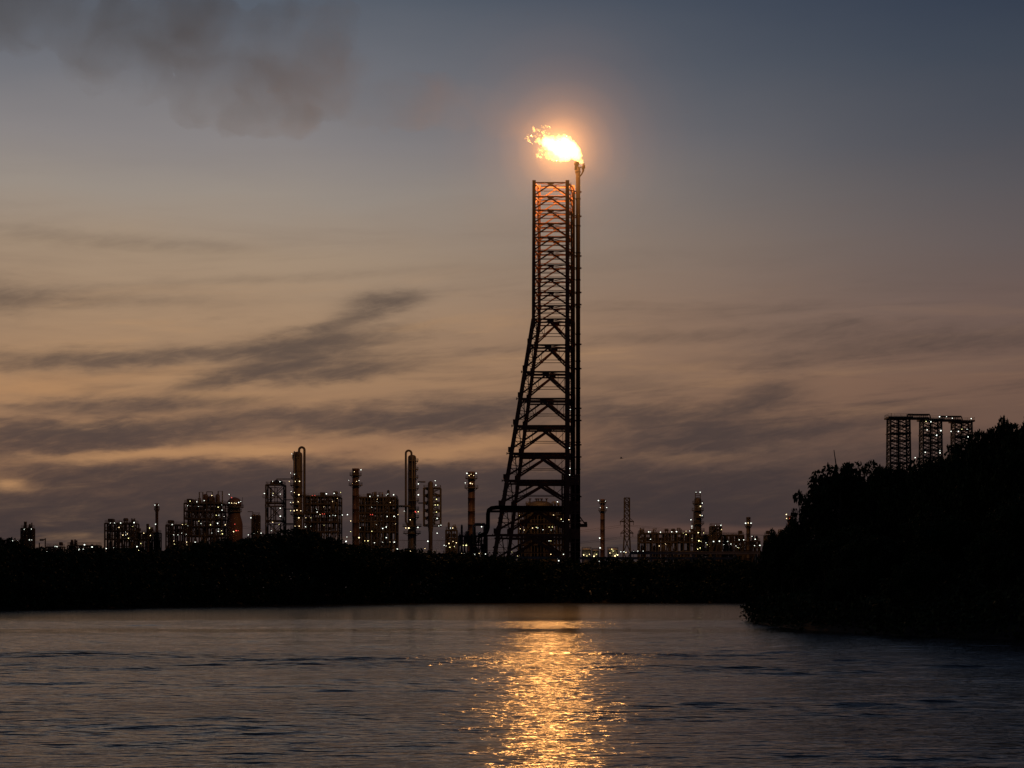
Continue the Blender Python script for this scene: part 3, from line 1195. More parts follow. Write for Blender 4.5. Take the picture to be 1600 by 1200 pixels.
pl = bpy.data.lights.new('flare_light', 'POINT')
pl.energy = 16000 * 4 * math.pi * math.pi
pl.color = (1.0, 0.42, 0.11)
pl.shadow_soft_size = 2.6
lo_ = bpy.data.objects.new('flare_light', pl)
C.objects.link(lo_)
lo_.location = P(873, 230, DF)

# smoky warm air around the flame that catches its light: even density, thicker towards the flame
cx_ = P(884, 234, DF)
i3 = ico(4)
for RH, dn_ in ((70.0, 0.00006), (56.0, 0.00009), (43.0, 0.00013), (31.0, 0.00017), (22.0, 0.00020), (15.0, 0.00022)):
    hm, t, o_, pos = volume_mat('warm haze')
    vs = t.nodes.new('ShaderNodeVolumeScatter')
    vs.inputs['Color'].default_value = (1.0, 0.92, 0.9, 1)
    vs.inputs['Anisotropy'].default_value = 0.0
    vs.inputs['Density'].default_value = dn_
    hm.cycles.homogeneous_volume = True
    hm.cycles.volume_sampling = 'EQUIANGULAR'
    t.links.new(vs.outputs[0], o_.inputs['Volume'])
    b = MB()
    b.add([(v[0] * RH + cx_[0], v[1] * RH + cx_[1], v[2] * RH + cx_[2]) for v in i3[0]], i3[1])
    hz = b.build('haze', hm)
    hz['kind'] = 'stuff'

# smoke drifting off to the upper left
SM = [(30, 10, 62, 1.0), (95, 15, 55, 1.0), (-50, 0, 75, 1), (150, 90, 46, .6), (200, 60, 62, .8), (270, 40, 62, .8), (230, 105, 46, .8), (310, 40, 56, .7), (305, 160, 32, .8), (330, 100, 52, .5),
      (370, 176, 34, .6), (350, 60, 50, 1), (410, 120, 58, .6), (400, 60, 42, 1), (455, 140, 60, .9), (495, 70, 56, 1), (515, 30, 36, .9), (455, 50, 40, .9), (530, 130, 50, .8), (460, 180, 32, .6), (420, 178, 30, 1), (570, 150, 44, .6), (610, 155, 42, .4), (650, 158, 40, .4), (690, 158, 38, .35), (730, 168, 34, .3), (770, 180, 30, .3), (805, 192, 24, .3), (832, 202, 15, .3)]
sm, t, o_, pos = volume_mat('smoke')
pv = t.nodes.new('ShaderNodeVolumePrincipled')
sm.cycles.volume_sampling = 'EQUIANGULAR'
pv.inputs['Color'].default_value = (0.32, 0.27, 0.21, 1)
pv.inputs['Absorption Color'].default_value = (0.46, 0.20, 0.07, 1)
pv.inputs['Anisotropy'].default_value = 0.2
s1 = t.nodes.new('ShaderNodeSeparateXYZ')
t.links.new(pos, s1.inputs[0])
thin = 1.0 - E(t, s1.outputs[0]).step(X(430, DF), X(820, DF)) * 0.80
nz = noise(t, pos, 0.036, 5, 0.55, 0.5)
k = nz.step(0.28, 0.78)
t.links.new((k * thin * 0.031).s, pv.inputs['Density'])
t.links.new(pv.outputs[0], o_.inputs['Volume'])
so_ = blob_mesh('smoke_plume', [(P(a, b_, DF + 10), S(r, DF) * 1.28) for (a, b_, r, _k) in SM], 2.2, sm, 12.0, 10.0, sy=0.8)
tag(so_, 'thin brown smoke drifting away to the upper left of the flare flame', 'smoke', kind='stuff')

# ------------------------------------------------------------------ refinery, left to right
frame_unit('process_structure', 'small boxed process structure at the far left edge, topped by a short stub stack', 'process structure',
           35, 52, [826, 842], 1000, 5, 2, [(38, 827), (49, 826.5), (46, 843.5), (49.5, 843.5), (38, 857), (51, 855.5, 'y')], 1, equip=1.0)
stub = chimney('stub_stack', 'short plain stub stack rising from the small far left structure', 37.5, 41.8, 815, 1006, [], [], m_='steel')
frame_unit('process_structure', 'open steel process structure with four lamps along its roof, left of a thin chimney', 'process structure',
           168, 213, [818.5, 830, 843], 1050, 14, 4, [(172.5, 817), (179, 817), (188.5, 817, 'W'), (209.5, 816.5, 'W'), (186, 824), (199, 834, 'y'), (192, 836, 'y'), (200.6, 841, 'g'), (214, 854, 'W'), (198, 858), (178, 855.7), (216.6, 860)], 3, equip=0.95, nodes=3)
frame_unit('pipe_rack', 'low pipe rack between the open structure and the thin chimney', 'pipe rack',
           213, 250, [833, 845], 1060, 8, 4, [(224.6, 833), (235, 836.6), (220, 849, 'g')], 4, equip=0.9, leg=0.5)
chimney('stub_stack', 'short dark stub stack beside the thin chimney with a bluish lamp', 228.7, 233, 818.5, 1050, [], [(233.7, 825)], m_='steel')
chimney('chimney', 'thin tall chimney with two lamps at its very top, left of the big reactor block', 242.8, 247.4, 786.5, 1060, [(795, 4.5)], [(242, 789), (247.8, 789), (243, 819, 'W'), (259, 846)])
frame_unit('process_structure', 'low dark process structure at the left foot of the reactor block', 'process structure',
           263, 296, [821, 835], 1055, 14, 3, [(269, 819.5), (285, 819.5), (290.5, 819), (271.5, 835.6), (278, 835.6), (284, 833), (291, 834.7), (291.6, 847, 'y')], 5, equip=0.95, nodes=3)

# reactor block
tb = frame_unit('reactor_block', 'broad reactor block with pipe loops on its roof and a lit upper gallery', 'process structure',
                294, 352, [788, 800, 812, 824, 838], 1080, 26, 5,
                [(297, 783), (307.5, 784, 'W'), (293, 790), (319, 782), (341, 792.5, 'g'), (347, 797, 'W'), (338, 805, 'g'), (342, 805), (350, 807), (341, 830, 'W'), (340, 817.5, 'W'), (329, 820, 'g'), (314, 818), (347.5, 834, 'G'), (352, 820, 'y'), (305, 847, 'W'), (318, 845), (339, 846, 'g'), (331, 833), (346, 829, 'g')], 6, equip=1.0, brace=0.3, nodes=10)
yb = 1080 - 13
for (xa, xb, yt_, yb_) in ((311.5, 317, 769, 788), (323, 332, 768.5, 778), (341, 347.5, 767.5, 788)):
    b = MB()
    b.tube([P(xa, yb_, yb), P(xa, yt_, yb), P(xb, yt_, yb), P(xb, yb_, yb)], 0.32, 6)
    b.build('pipe_loop', M['pipe'], tb)
b = MB()
for (px, pw, top) in ((321, 4.5, 772), (330, 6, 775), (340, 3.5, 772)):
    c = P(px, 780, 1078)
    b.lathe((c.x, c.y), [(S(pw, 1080), Z(789, 1080)), (S(pw, 1080), Z(top + 3, 1080)), (S(pw * .7, 1080), Z(top + 1, 1080)), (S(pw * .2, 1080), Z(top, 1080))], 14)
b.build('roof_vessel', M['stack'], tb, True)
lamps(tb, yb - 2, [(331, 774, 'y')])
# the fat bottle-shaped vessel on its right
rv = thing('reactor_vessel', 'fat bottle-shaped reactor vessel with a lit platform under its top, beside the reactor block', 'vessel', (X(366, 1070), 1070, GZ))
b = MB()
cxv = X(366.5, 1070)
k = 1070 / F
b.lathe((cxv, 1070), [(12.8 * k, GZ), (12.8 * k, Z(820, 1070)), (12 * k, Z(815, 1070)), (9 * k, Z(804, 1070)), (8.5 * k, Z(792, 1070)), (11 * k, Z(791, 1070)), (11 * k, Z(783, 1070)), (7 * k, Z(779, 1070)), (2 * k, Z(777, 1070))], 24)
b.build('shell', M['stack'], rv, True)
platform(rv, (cxv, 1070), 10 * k, Z(792, 1070), 14.5 * k)
platform(rv, (cxv, 1070), 8 * k, Z(799, 1070), 11.5 * k)
lamps(rv, 1070 - 15 * k, [(358, 785.6, 'W'), (373, 785, 'W'), (366, 786, 'y'), (369, 786.5, 'y'), (362, 786, 'y'), (376, 783.5), (358, 772.6, 'W'), (362, 777.5, 'r'), (365, 830.6, 'Y'), (369, 829, 'R'), (372, 829, 'r'), (367, 819, 'r')])
b = MB()
b.bar(P(359.5, 772, 1062), P(359.5, 792, 1062), 0.25)
b.bar(P(379, 777, 1064), P(379, 793, 1064), 0.2)
b.build('lamp_pole', M['steel'], rv)

frame_unit('process_structure', 'small dark vessel block with an L-shaped vent pipe, between reactor vessel and braced tower', 'process structure',
           394.5, 405.5, [806, 818, 828], 1040, 4, 2, [(392, 809, 'W'), (397, 834), (388, 835.6, 'W'), (408, 833, 'W'), (402, 831)], 8, equip=1.0)
b = MB()
b.tube([P(395, 806, 1036), P(395, 799.5, 1036), P(387, 799.5, 1036)], 0.22, 6)
vp = b.build('vent_pipe', M['pipe'])
tag(vp, 'thin L-shaped vent pipe above the small dark vessel block', 'pipe')


def braced_tower(name, label, px0, px1, pyt, D, n, lst, extra_top, seed, pyb=None, plats=(), drum=None):
    x0, x1 = X(px0, D), X(px1, D)
    dd = (x1 - x0) * 0.9
    t = thing(name, label, 'steel tower', ((x0 + x1) / 2, D, GZ))
    zt = Z(pyt, D)
    zb = GZ if pyb is None else Z(pyb, D)
    lv = [zb + (zt - zb) * i / n for i in range(n + 1)]
    b = MB()
    lattice(b, (x0, x1, D - dd / 2, D + dd / 2), (x0, x1, D - dd / 2, D + dd / 2), lv, 0.75, 0.36, 'x')
    xm = (x0 + x1) / 2
    for z0, z1 in zip(lv[:-1], lv[1:]):
        b.bar((xm, D - dd / 2, z0), (xm, D - dd / 2, z1), 0.4)
    b.build('frame', M['steel'], t)
    for z in lv[1:]:
        b = MB()
        b.box(x0 + 0.2, x1 - 0.2, D - dd / 2 + 0.2, D + dd / 2 - 0.2, z + 0.25, z + 0.4)
        dk = b.build('deck', M['grate'], t)
    b = MB()
    rail_rect(b, x0, x1, D - dd / 2, D + dd / 2, zt + 0.4)
    b.build('railing', M['steel'], t)
    for (py, ex) in plats:
        b = MB()
        z = Z(py, D)
        b.box(x0 - S(ex, D), x1 + 0.3, D - dd / 2 - 1.2, D - dd / 2 - 0.5, z - 0.3, z)
        rail_rect(b, x0 - S(ex, D), x1 + 0.3, D - dd / 2 - 1.2, D - dd / 2 - 0.5, z)
        b.build('platform', M['grate'], t)
    rnd = random.Random(seed)
    for i in range(n):
        z = lv[i] + 0.5
        b = MB()
        yq = D + rnd.uniform(-0.4, 0.3) * dd
        b.bar((x0 + 0.5, yq, z + 0.3), (x1 - 0.5, yq, z + 0.3), 0.3)
        for q in range(4):
            xq = x0 + (x1 - x0) * rnd.uniform(0.15, 0.85)
            b.tube([(xq, yq, z), (xq, yq, z + (lv[1] - lv[0]) * 0.8), (x0 + (x1 - x0) * rnd.random(), yq, z + (lv[1] - lv[0]) * 0.8)], rnd.uniform(0.15, 0.45), 6)
        b.build('pipe_bundle', M['pipe'], t, True)
    if drum:
        r, ztop, zbot = S(drum[0], D), Z(drum[1], D), Z(drum[2], D)
        xd = X(drum[3], D)
        b = MB()
        b.lathe((xd, D - dd / 2 - r - .6), [(r * 0.75, GZ), (r * 0.75, zbot - 3), (r, zbot), (r, ztop - r), (r * 0.8, ztop - r * 0.4), (r * 0.2, ztop)], 16)
        b.build('drum', M['shell'], t, True)
    lamps(t, D - dd / 2 - 1.4, lst)
    return t


bt = braced_tower('braced_tower', 'X-braced steel tower joined by pipes to the loop-topped column on its right', 417, 445, 758, 1070, 6,
                  [(413, 771, 'W'), (426, 752), (437.5, 752.5), (427, 771), (426, 774), (438, 772), (438, 794, 'W'), (438, 806.5, 'W'), (436, 819), (426, 816, 'y'), (424, 829)], 0, 11, plats=((778, 4.5), (792, 1)))
b = MB()
for (px, r, top) in ((425, 3, 751), (432, 4, 749.5), (439, 3, 750.5)):
    c = P(px, 755, 1070)
    b.lathe((c.x, c.y), [(S(r, 1070), Z(758, 1070)), (S(r, 1070), Z(top + 2, 1070)), (S(r * .3, 1070), Z(top, 1070))], 10)
b.build('roof_vessel', M['shell'], bt, True)
b = MB()
for py in (748.5, 781, 795.5, 818, 820):
    b.tube([P(432 if py < 750 else 444, py, 1064), P(458, py, 1064)], 0.26, 6)
b.build('link_pipe', M['pipe'], bt)

column('distillation_column', 'tall column with an arched overhead pipe on its right and lamps up its left side', 458, 472.5, 705.5, 1060,
       [(711, 8.5, 'l'), (715, 9, 'l'), (746, 11, 'l'), (758, 12, 'l'), (773, 11, 'b'), (788, 12, 'l'), (803, 12, 'b'), (826, 12, 'b')],
       [(456, 709), (454, 739), (460, 741), (452, 752), (461.5, 752), (468, 752, 'Y'), (460, 769.6, 'y'), (467, 773, 'Y'), (454, 785), (458, 785, 'y'), (466, 784, 'Y'), (459.6, 798, 'y'), (464, 797, 'Y'), (470, 798, 'y'), (454, 798, 'g'), (467, 809, 'Y'), (478, 809), (461, 822, 'y'), (467.5, 822, 'Y'), (477.5, 823, 'W'), (455, 768)],
       loop=(475.9, 1.9, 800, 467.5), extra=((460, 1.2, 706, 800), (464, 0.9, 712, 760)))
b = MB()
c = P(458, 703, 1060)
b.box(X(458, 1060) - 1.2, X(458, 1060) + 1.0, 1052.2, 1054, Z(706, 1060), Z(702, 1060))
frame_unit('process_structure', 'wide process structure right of the tallest left column, with lamps along its roof', 'process structure',
           478, 531, [777, 789, 803, 817, 832], 1090, 24, 5,
           [(510, 771.5, 'W'), (522, 770.8, 'W'), (532, 769.5), (519.6, 783.5, 'y'), (495.6, 800, 'W'), (500, 804, 'y'), (504, 803, 'r'), (507, 803, 'r'), (524, 805.6), (515, 806), (535, 804.7, 'W'), (543, 804, 'W'), (548, 814, 'Y'), (548, 830.6), (542, 839), (540.6, 846, 'W'), (520, 846, 'g'), (516, 846, 'G'), (525, 846, 'g'), (488, 774, 'r'), (492, 774, 'r')], 12, equip=1.0, brace=0.35, nodes=9)
chimney('chimney', 'stout reddish chimney with two collar platforms left of the lamp-roofed frame', 550.5, 560.8, 732, 1075, [(742, 9.6), (757.5, 11)],
        [(564, 734, 'W'), (545, 750.7), (561, 750.7), (553.5, 737, 'y'), (557, 752, 'y'), (561, 840, 'Y'), (541, 845.6, 'W')])
frame_unit('process_structure', 'wide lamp-roofed steel frame between the stout chimney and the ladder column', 'process structure',
           563, 620, [779, 791, 803, 816, 832], 1090, 24, 6,
           [(578, 775.5, 'W'), (590.5, 774.6), (603.5, 773.6), (615, 773, 'W'), (606, 772), (605, 807, 'W'), (615.6, 806.5, 'W'), (622, 804), (582, 804, 'r'), (579, 804, 'r'), (598, 825.7, 'W'), (603.6, 823.4, 'W'), (603.6, 840, 'W'), (585, 848, 'W'), (598, 847), (616, 847, 'W'), (575, 845, 'G'), (570, 845, 'g'), (581, 830, 'g'), (610, 785, 'y'), (621, 857.5, 'W')], 13, equip=1.0, brace=0.4, nodes=8)
column('distillation_column', 'tall column with an arched pipe on its left and platforms stepping down its right', 637.3, 650.3, 710.5, 1070,
       [(720, 10, 'r'), (733, 10, 'r'), (746, 10, 'r'), (763, 10.5, 'r'), (782, 11, 'r'), (795, 11, 'r'), (808, 11, 'r'), (822, 15, 'b'), (833, 14, 'b')],
       [(653.7, 756, 'W'), (653.7, 773, 'W'), (649, 799.4, 'R'), (650, 801, 'r'), (631.6, 798.5), (641, 812, 'Y'), (653, 824, 'W'), (638.7, 825, 'Y'), (634, 825, 'y'), (653.5, 799.5, 'g')],
       loop=(634.2, 1.7, 815, 643), extra=((644, 1.2, 714, 800), (647.5, 0.7, 717, 800)))
b = MB()
b.tube([P(620, 791, 1076), P(640, 791, 1066)], 0.6, 8)
b.tube([P(654, 753, 1066), P(664, 753, 1062)], 0.4, 8)
b.tube([P(654, 786, 1066), P(662, 786, 1062)], 0.35, 8)
lk = b.build('transfer_pipe', M['pipe'], None, True)
tag(lk, 'horizontal transfer pipes joining the ladder column to its neighbours', 'pipe')
braced_tower('braced_tower', 'X-braced steel tower carrying a dark drum on a narrow stem, right of the ladder column', 662.5, 688.5, 763, 1060, 5,
             [(680, 751, 'W'), (681, 758, 'W'), (669.5, 759), (683, 810, 'W'), (685.6, 821.6), (689, 820.6), (683, 833, 'W'), (668.5, 845.6, 'W'), (682, 780, 'g'), (680, 789, 'g'), (684, 789, 'g'), (682, 800, 'g'), (670, 808, 'y')], 0, 14, pyb=822, drum=(4.2, 752.5, 824, 673.5))
frame_unit('process_structure', 'small lit process structure under a cloud of steam, left of the second chimney', 'process structure',
           697, 714, [829, 842], 1040, 8, 2, [(704, 825), (707.5, 825), (701.5, 849, 'Y'), (697, 853), (708, 846, 'y'), (713, 848, 'y'), (703, 855, 'g'), (710, 854)], 15, equip=1.0)
chimney('chimney', 'stout reddish chimney with two lamp-lit collars just left of the flare tower', 731.2, 742.0, 737, 1040, [(747, 9.6), (762, 11)],
        [(729.6, 739.4, 'W'), (744, 739.4, 'W'), (736, 741, 'y'), (733, 743, 'y'), (740, 743, 'y'), (727, 754.4), (735, 755, 'Y'), (738, 756, 'y')])
tk = frame_unit('pump_station', 'low dark pump station with lamps along its foot beside the flare tower', 'pump station',
                717, 761, [838, 852], 930, 9, 5, [(752.5, 823, 'W'), (724, 852, 'g'), (728.5, 852, 'G'), (721.5, 864.7), (725, 864.7), (748.7, 864.7), (754, 864.7), (758.5, 865.6), (738, 866, 'g'), (742, 866)], 16, equip=1.0, leg=0.6)
b = MB()
b.tube([P(741, 850, 924), P(741, 822, 924), P(743, 819.5, 924), P(757, 819.5, 924), P(759, 822, 924), P(759, 850, 924)], 0.75, 10)
b.build('pipe_loop', M['pipe'], tk, True)
b = MB()
c = P(749.7, 833, 926)
b.lathe((c.x, 926), [(0.9, Z(840, 926)), (1.0, Z(836, 926)), (0.85, Z(832, 926)), (0.2, Z(830.5, 926))], 14)
b.build('drum', M['tank'], tk, True)

frame_unit('coker_structure', 'dense pipe-filled process structure with a rounded roof, seen through the feet of the flare tower', 'process structure',
           810, 879, [794, 806, 820, 836, 852], 1010, 24, 7,
           [(871, 784, 'W'), (871.6, 798.5, 'Y'), (865, 804.6, 'y'), (877, 811), (879.5, 814.7), (863, 823.5, 'g'), (858, 823.5, 'g'), (860.7, 845, 'g'), (837, 845), (858, 845), (813, 826, 'y'), (819, 828, 'y'), (826, 825, 'g'), (832, 825, 'y'), (838, 824, 'g'), (860.7, 866), (800, 862.5), (778, 854)], 17, equip=1.0, brace=0.3, nodes=12)
cd = thing('storage_dome', 'rounded dome roof with vents above the pipe-filled structure behind the flare tower', 'tank', (X(843, 1012), 1012, GZ))
b = MB()
k = 1012 / F
b.lathe((X(843, 1012), 1012), [(22 * k, GZ), (22 * k, Z(792, 1012)), (20.5 * k, Z(788, 1012)), (16 * k, Z(785, 1012)), (9 * k, Z(783, 1012)), (2 * k, Z(782.5, 1012))], 26)
b.build('shell', M['steel'], cd, True)
b = MB()
for px in (828, 838, 841, 846, 854):
    c = P(px, 785, 1008)
    b.lathe((c.x, c.y), [(0.35, c.z - 1), (0.35, c.z + 1.6), (0.8, c.z + 1.7), (0.8, c.z + 2.0), (0.3, c.z + 2.1)], 8)
b.tube([P(836, 781, 1008), P(836, 779.5, 1008), P(848, 779.5, 1008), P(848, 781.5, 1008)], 0.2, 6)
b.build('vent', M['pipe'], cd)


# tanks and buildings low to the right of the tower
def tank(label, px0, px1, pyt, D, lst, dome=True):
    cx, r, zt = X((px0 + px1) / 2, D), S((px1 - px0) / 2, D), Z(pyt, D)
    t = thing('storage_tank', label, 'storage tank', (cx, D, GZ), 'storage tanks right of the flare tower')
    b = MB()
    b.lathe((cx, D), [(r * 1.02, GZ), (r * 1.02, GZ + 0.5), (r, GZ + 0.6), (r, zt - r * 0.22), (r * 1.02, zt - r * 0.21), (r * 0.98, zt - r * 0.18), (r * 0.7, zt - r * 0.06), (r * 0.1, zt)], 28)
    b.build('shell', M['tank'], t, True)
    b = MB()
    rail_ring(b, (cx, D), r * 0.98, zt - r * 0.2, 18)
    b.build('railing', M['steel'], t)
    lamps(t, D - r - 1.0, lst)
    return t


tank('pale domed tank touching the right foot of the flare tower, lamps along its side', 909, 924, 857, 1000, [(912, 867, 'Y'), (917, 868.5, 'g'), (921, 866, 'y')])
tank('pale domed tank between the flare tower and the small chimney', 925, 936, 859, 1020, [(928, 869, 'Y'), (932, 866, 'g')])
tank('pale tank right of the small chimney, washed by a bright ground lamp', 949, 966, 857, 1005, [(958, 861, 'g'), (953, 864, 'y'), (961, 868.5, 'Y'), (965, 867, 'Y'), (963, 866, 'g'), (956, 858, 'g')])
chimney('chimney', 'small slim chimney with two collars, standing alone right of the flare tower', 938, 945, 780, 1030, [(785, 6), (797.5, 6.5)],
        [(935, 782, 'W'), (946, 783), (948, 793), (938, 793), (937, 840.6, 'W'), (937.6, 856, 'W'), (936, 877, 'w')])

# transmission pylon
py_ = thing('power_pylon', 'slim lattice power pylon with two pairs of cross arms, right of the small chimney', 'power pylon', (X(981, 1000), 1000, GZ))
D = 1000
b = MB()
cx = X(979.5, D)
w1, w2 = S(4.2, D), S(9.0, D)
zk = Z(838, D)
lv = [Z(q, D) for q in (838, 830, 822, 814, 806, 798, 792, 785, 778)]
lattice(b, (cx - w1, cx + w1, D - w1, D + w1), (cx - w1 * .95, cx + w1 * .95, D - w1, D + w1), lv, 0.5, 0.26, 'x')
lattice(b, (cx - w2, cx + w2, D - w2, D + w2), (cx - w1, cx + w1, D - w1, D + w1), [GZ, GZ + 8, GZ + 15, GZ + 21, zk], 0.55, 0.3, 'x')
b.build('mast', M['steel'], py_)
for (q, ww) in ((814.5, 11), (832.5, 10)):
    z = Z(q, D)
    for s in (-1, 1):
        b = MB()
        b.tube([(cx + s * w1, D - w1, z), (cx + s * S(ww, D), D, z - 0.3)], [0.35, 0.12], 4)
        b.tube([(cx + s * w1, D + w1, z), (cx + s * S(ww, D), D, z - 0.3)], [0.35, 0.12], 4)
        b.tube([(cx + s * w1, D, z + 1.6), (cx + s * S(ww, D), D, z - 0.2)], 0.14, 4)
        b.tube([(cx + s * S(ww * .93, D), D, z - 0.3), (cx + s * S(ww * .93, D), D, z - 2.0)], [0.16, 0.1], 6)
        b.build('cross_arm', M['steel'], py_)
b = MB()
for q in (778, 787.5, 789):
    z = Z(q, D)
    b.box(cx - w1 * 1.15, cx + w1 * 1.15, D - w1 * 1.15, D + w1 * 1.15, z - 0.2, z)
b.build('mast_head', M['steel'], py_)
lamps(py_, D - w2 - 1, [(975, 862), (978, 863, 'y')])
for (q, ww) in ((814.5, 11), (832.5, 10)):
    for s in (-1, 1):
        for (ex, ez) in ((-220, 4), (260, 10)):
            a = Vector((cx + s * S(ww * .93, D), D, Z(q, D) - 2.0))
            e = a + Vector((ex * 1.0, 90 if ex > 0 else 60, ez))
            pts = [a.lerp(e, i / 10) - Vector((0, 0, 9 * 4 * (i / 10) * (1 - i / 10))) for i in range(11)]
            b = MB()
            b.tube(pts, 0.045, 4)
            tag(b.build('power_line', M['wire']), 'thin power line strung from the slim pylon arms', 'power line', 'power lines of the slim pylon')

# long pipe rack and the units on the right
frame_unit('pipe_rack', 'long low pipe rack with lamps along its roof, right of the power pylon', 'pipe rack', 998, 1086, [834, 848], 1080, 14, 9,
           [(1013.6, 831, 'W'), (1016.6, 831), (1032, 831.4, 'W'), (1049.6, 831, 'W'), (1057, 830.6, 'W'), (1016.4, 842.6), (996.6, 861), (1040, 850, 'y'), (1030, 853), (1005, 861), (1068, 833, 'g'), (1072, 835, 'g'), (1072, 830, 'y')], 20, equip=0.9, brace=0.12, nodes=5)
column('distillation_column', 'single lamp-studded column at the right end of the long pipe rack', 1084.5, 1096, 777, 1085,
       [(786, 8.5, 'b'), (797, 9.5, 'b'), (808, 9.5, 'r'), (818, 10, 'b'), (829, 11, 'b'), (840, 11, 'b'), (852, 12, 'b')],
       [(1094, 769, 'W'), (1087.4, 769), (1097.4, 786, 'W'), (1094.4, 791, 'Y'), (1097, 805.4, 'W'), (1094, 805, 'Y'), (1079.6, 812, 'W'), (1081, 822, 'W'), (1081, 825), (1077.6, 829.4), (1081.6, 833, 'W'), (1099.4, 832.6), (1085, 845, 'G'), (1092, 845, 'G'), (1077, 849, 'Y'), (1091, 832, 'Y'), (1088, 849, 'g'), (1090, 858, 'G'), (1094, 856, 'g'), (1081, 841, 'g'), (1095, 846, 'g')],
       extra=((1084, 0.8, 800, 850),))
b = MB()
for px in (1086.5, 1094.2):
    b.bar(P(px, 779, 1083), P(px, 768.5, 1083), 0.4)
b.bar(P(1086.5, 771, 1083), P(1094.2, 771, 1083), 0.3)
b.bar(P(1086.5, 774, 1083), P(1094.2, 774, 1083), 0.3)
tag(b.build('lamp_frame', M['steel']), 'small open lamp frame on top of the lamp-studded right column', 'frame')
frame_unit('process_structure', 'small raised process block with lamps at its top right corner, near the right chimney', 'process structure', 1110, 1126, [823, 833, 844], 1080, 9, 2,
           [(1118, 821), (1126.4, 820.6, 'W'), (1127.4, 827.4), (1115, 846, 'W'), (1124, 845.4, 'W')], 21, equip=1.0)
frame_unit('pipe_rack', 'low pipe rack full of small lamps between the lamp-studded column and the right chimney', 'pipe rack', 1098, 1160, [837, 848], 1095, 12, 7,
           [(1155, 843.4, 'W'), (1162, 843.4, 'W'), (1103, 848), (1105, 851, 'g'), (1117, 852), (1108, 854), (1131, 851), (1142, 850), (1150, 853), (1137, 846), (1104, 858, 'g')], 22, equip=0.95, nodes=8)
chimney('chimney', 'plain dark chimney with one lamp-lit collar near the right headland', 1166, 1172.5, 808, 1080, [(821, 6.0)],
        [(1165, 817.4, 'W'), (1173.4, 817.4, 'W'), (1169, 817, 'y')], m_='shell')
frame_unit('process_structure', 'low pipework at the foot of the right chimney with scattered lamps', 'process structure', 1160, 1186, [846, 856], 1085, 9, 4,
           [(1170.5, 842.4), (1175, 838), (1180, 842.4, 'W'), (1187.4, 852, 'W'), (1179, 852.6, 'W')], 23, equip=1.0, leg=0.5)
frame_unit('process_structure', 'pipe frame half hidden behind the headland bushes', 'process structure', 1195.5, 1222, [837, 848], 1050, 10, 3,
           [(1206, 849, 'W'), (1206.6, 853), (1203, 858)], 24, equip=0.9, leg=0.6)
chimney('chimney', 'chimney top with reddish lamps peeping over the headland bushes', 1230.5, 1237, 806, 1050, [(811, 5.5)],
        [(1228.7, 803.7, 'Y'), (1238, 803, 'Y'), (1229, 810, 'y'), (1234, 810, 'r'), (1240, 814), (1242.5, 823.5, 'W'), (1235, 830, 'y')])


# long walls and pipes low in front of the plant
def long_wall(label, px0, px1, py0, py1, D, name='pipeway', cat='pipeway', m_='wall'):
    t = thing(name, label, cat, (X((px0 + px1) / 2, D), D, GZ))
    x0, x1 = X(px0, D), X(px1, D)
    z1, z0 = Z(py0, D), Z(py1, D)
    b = MB()
    b.box(x0, x1, D, D + 5, z0, z1)
    b.build('deck', M[m_], t)
    b = MB()
    for k in range(3):
        r = (z1 - z0) * 0.25
        b.tube([(x0, D + 1 + k * 1.4, z1 + r + 0.03), (x1, D + 1 + k * 1.4, z1 + r + 0.03)], r, 8)
    b.build('pipe', M['pipe'], t, True)
    b = MB()
    n = max(3, int((x1 - x0) / 9))
    for i in range(n + 1):
        xx = x0 + (x1 - x0) * i / n
        b.box(xx - 0.35, xx + 0.35, D + 0.5, D + 4.5, GZ, z0)
    b.build('pier', M['wall'], t)
    return t


long_wall('upper pipeway on piers running right from the power pylon to the headland', 985, 1215, 863, 866, 930)
long_wall('lower pipeway along the trees to the right of the flare tower', 905, 1150, 871.5, 874, 890)
long_wall('red-lit pipeway crossing low through the feet of the flare tower', 770, 876, 870.5, 873, 885)
long_wall('low pipeway under the steam left of the pump station', 622, 716, 866, 868, 930)

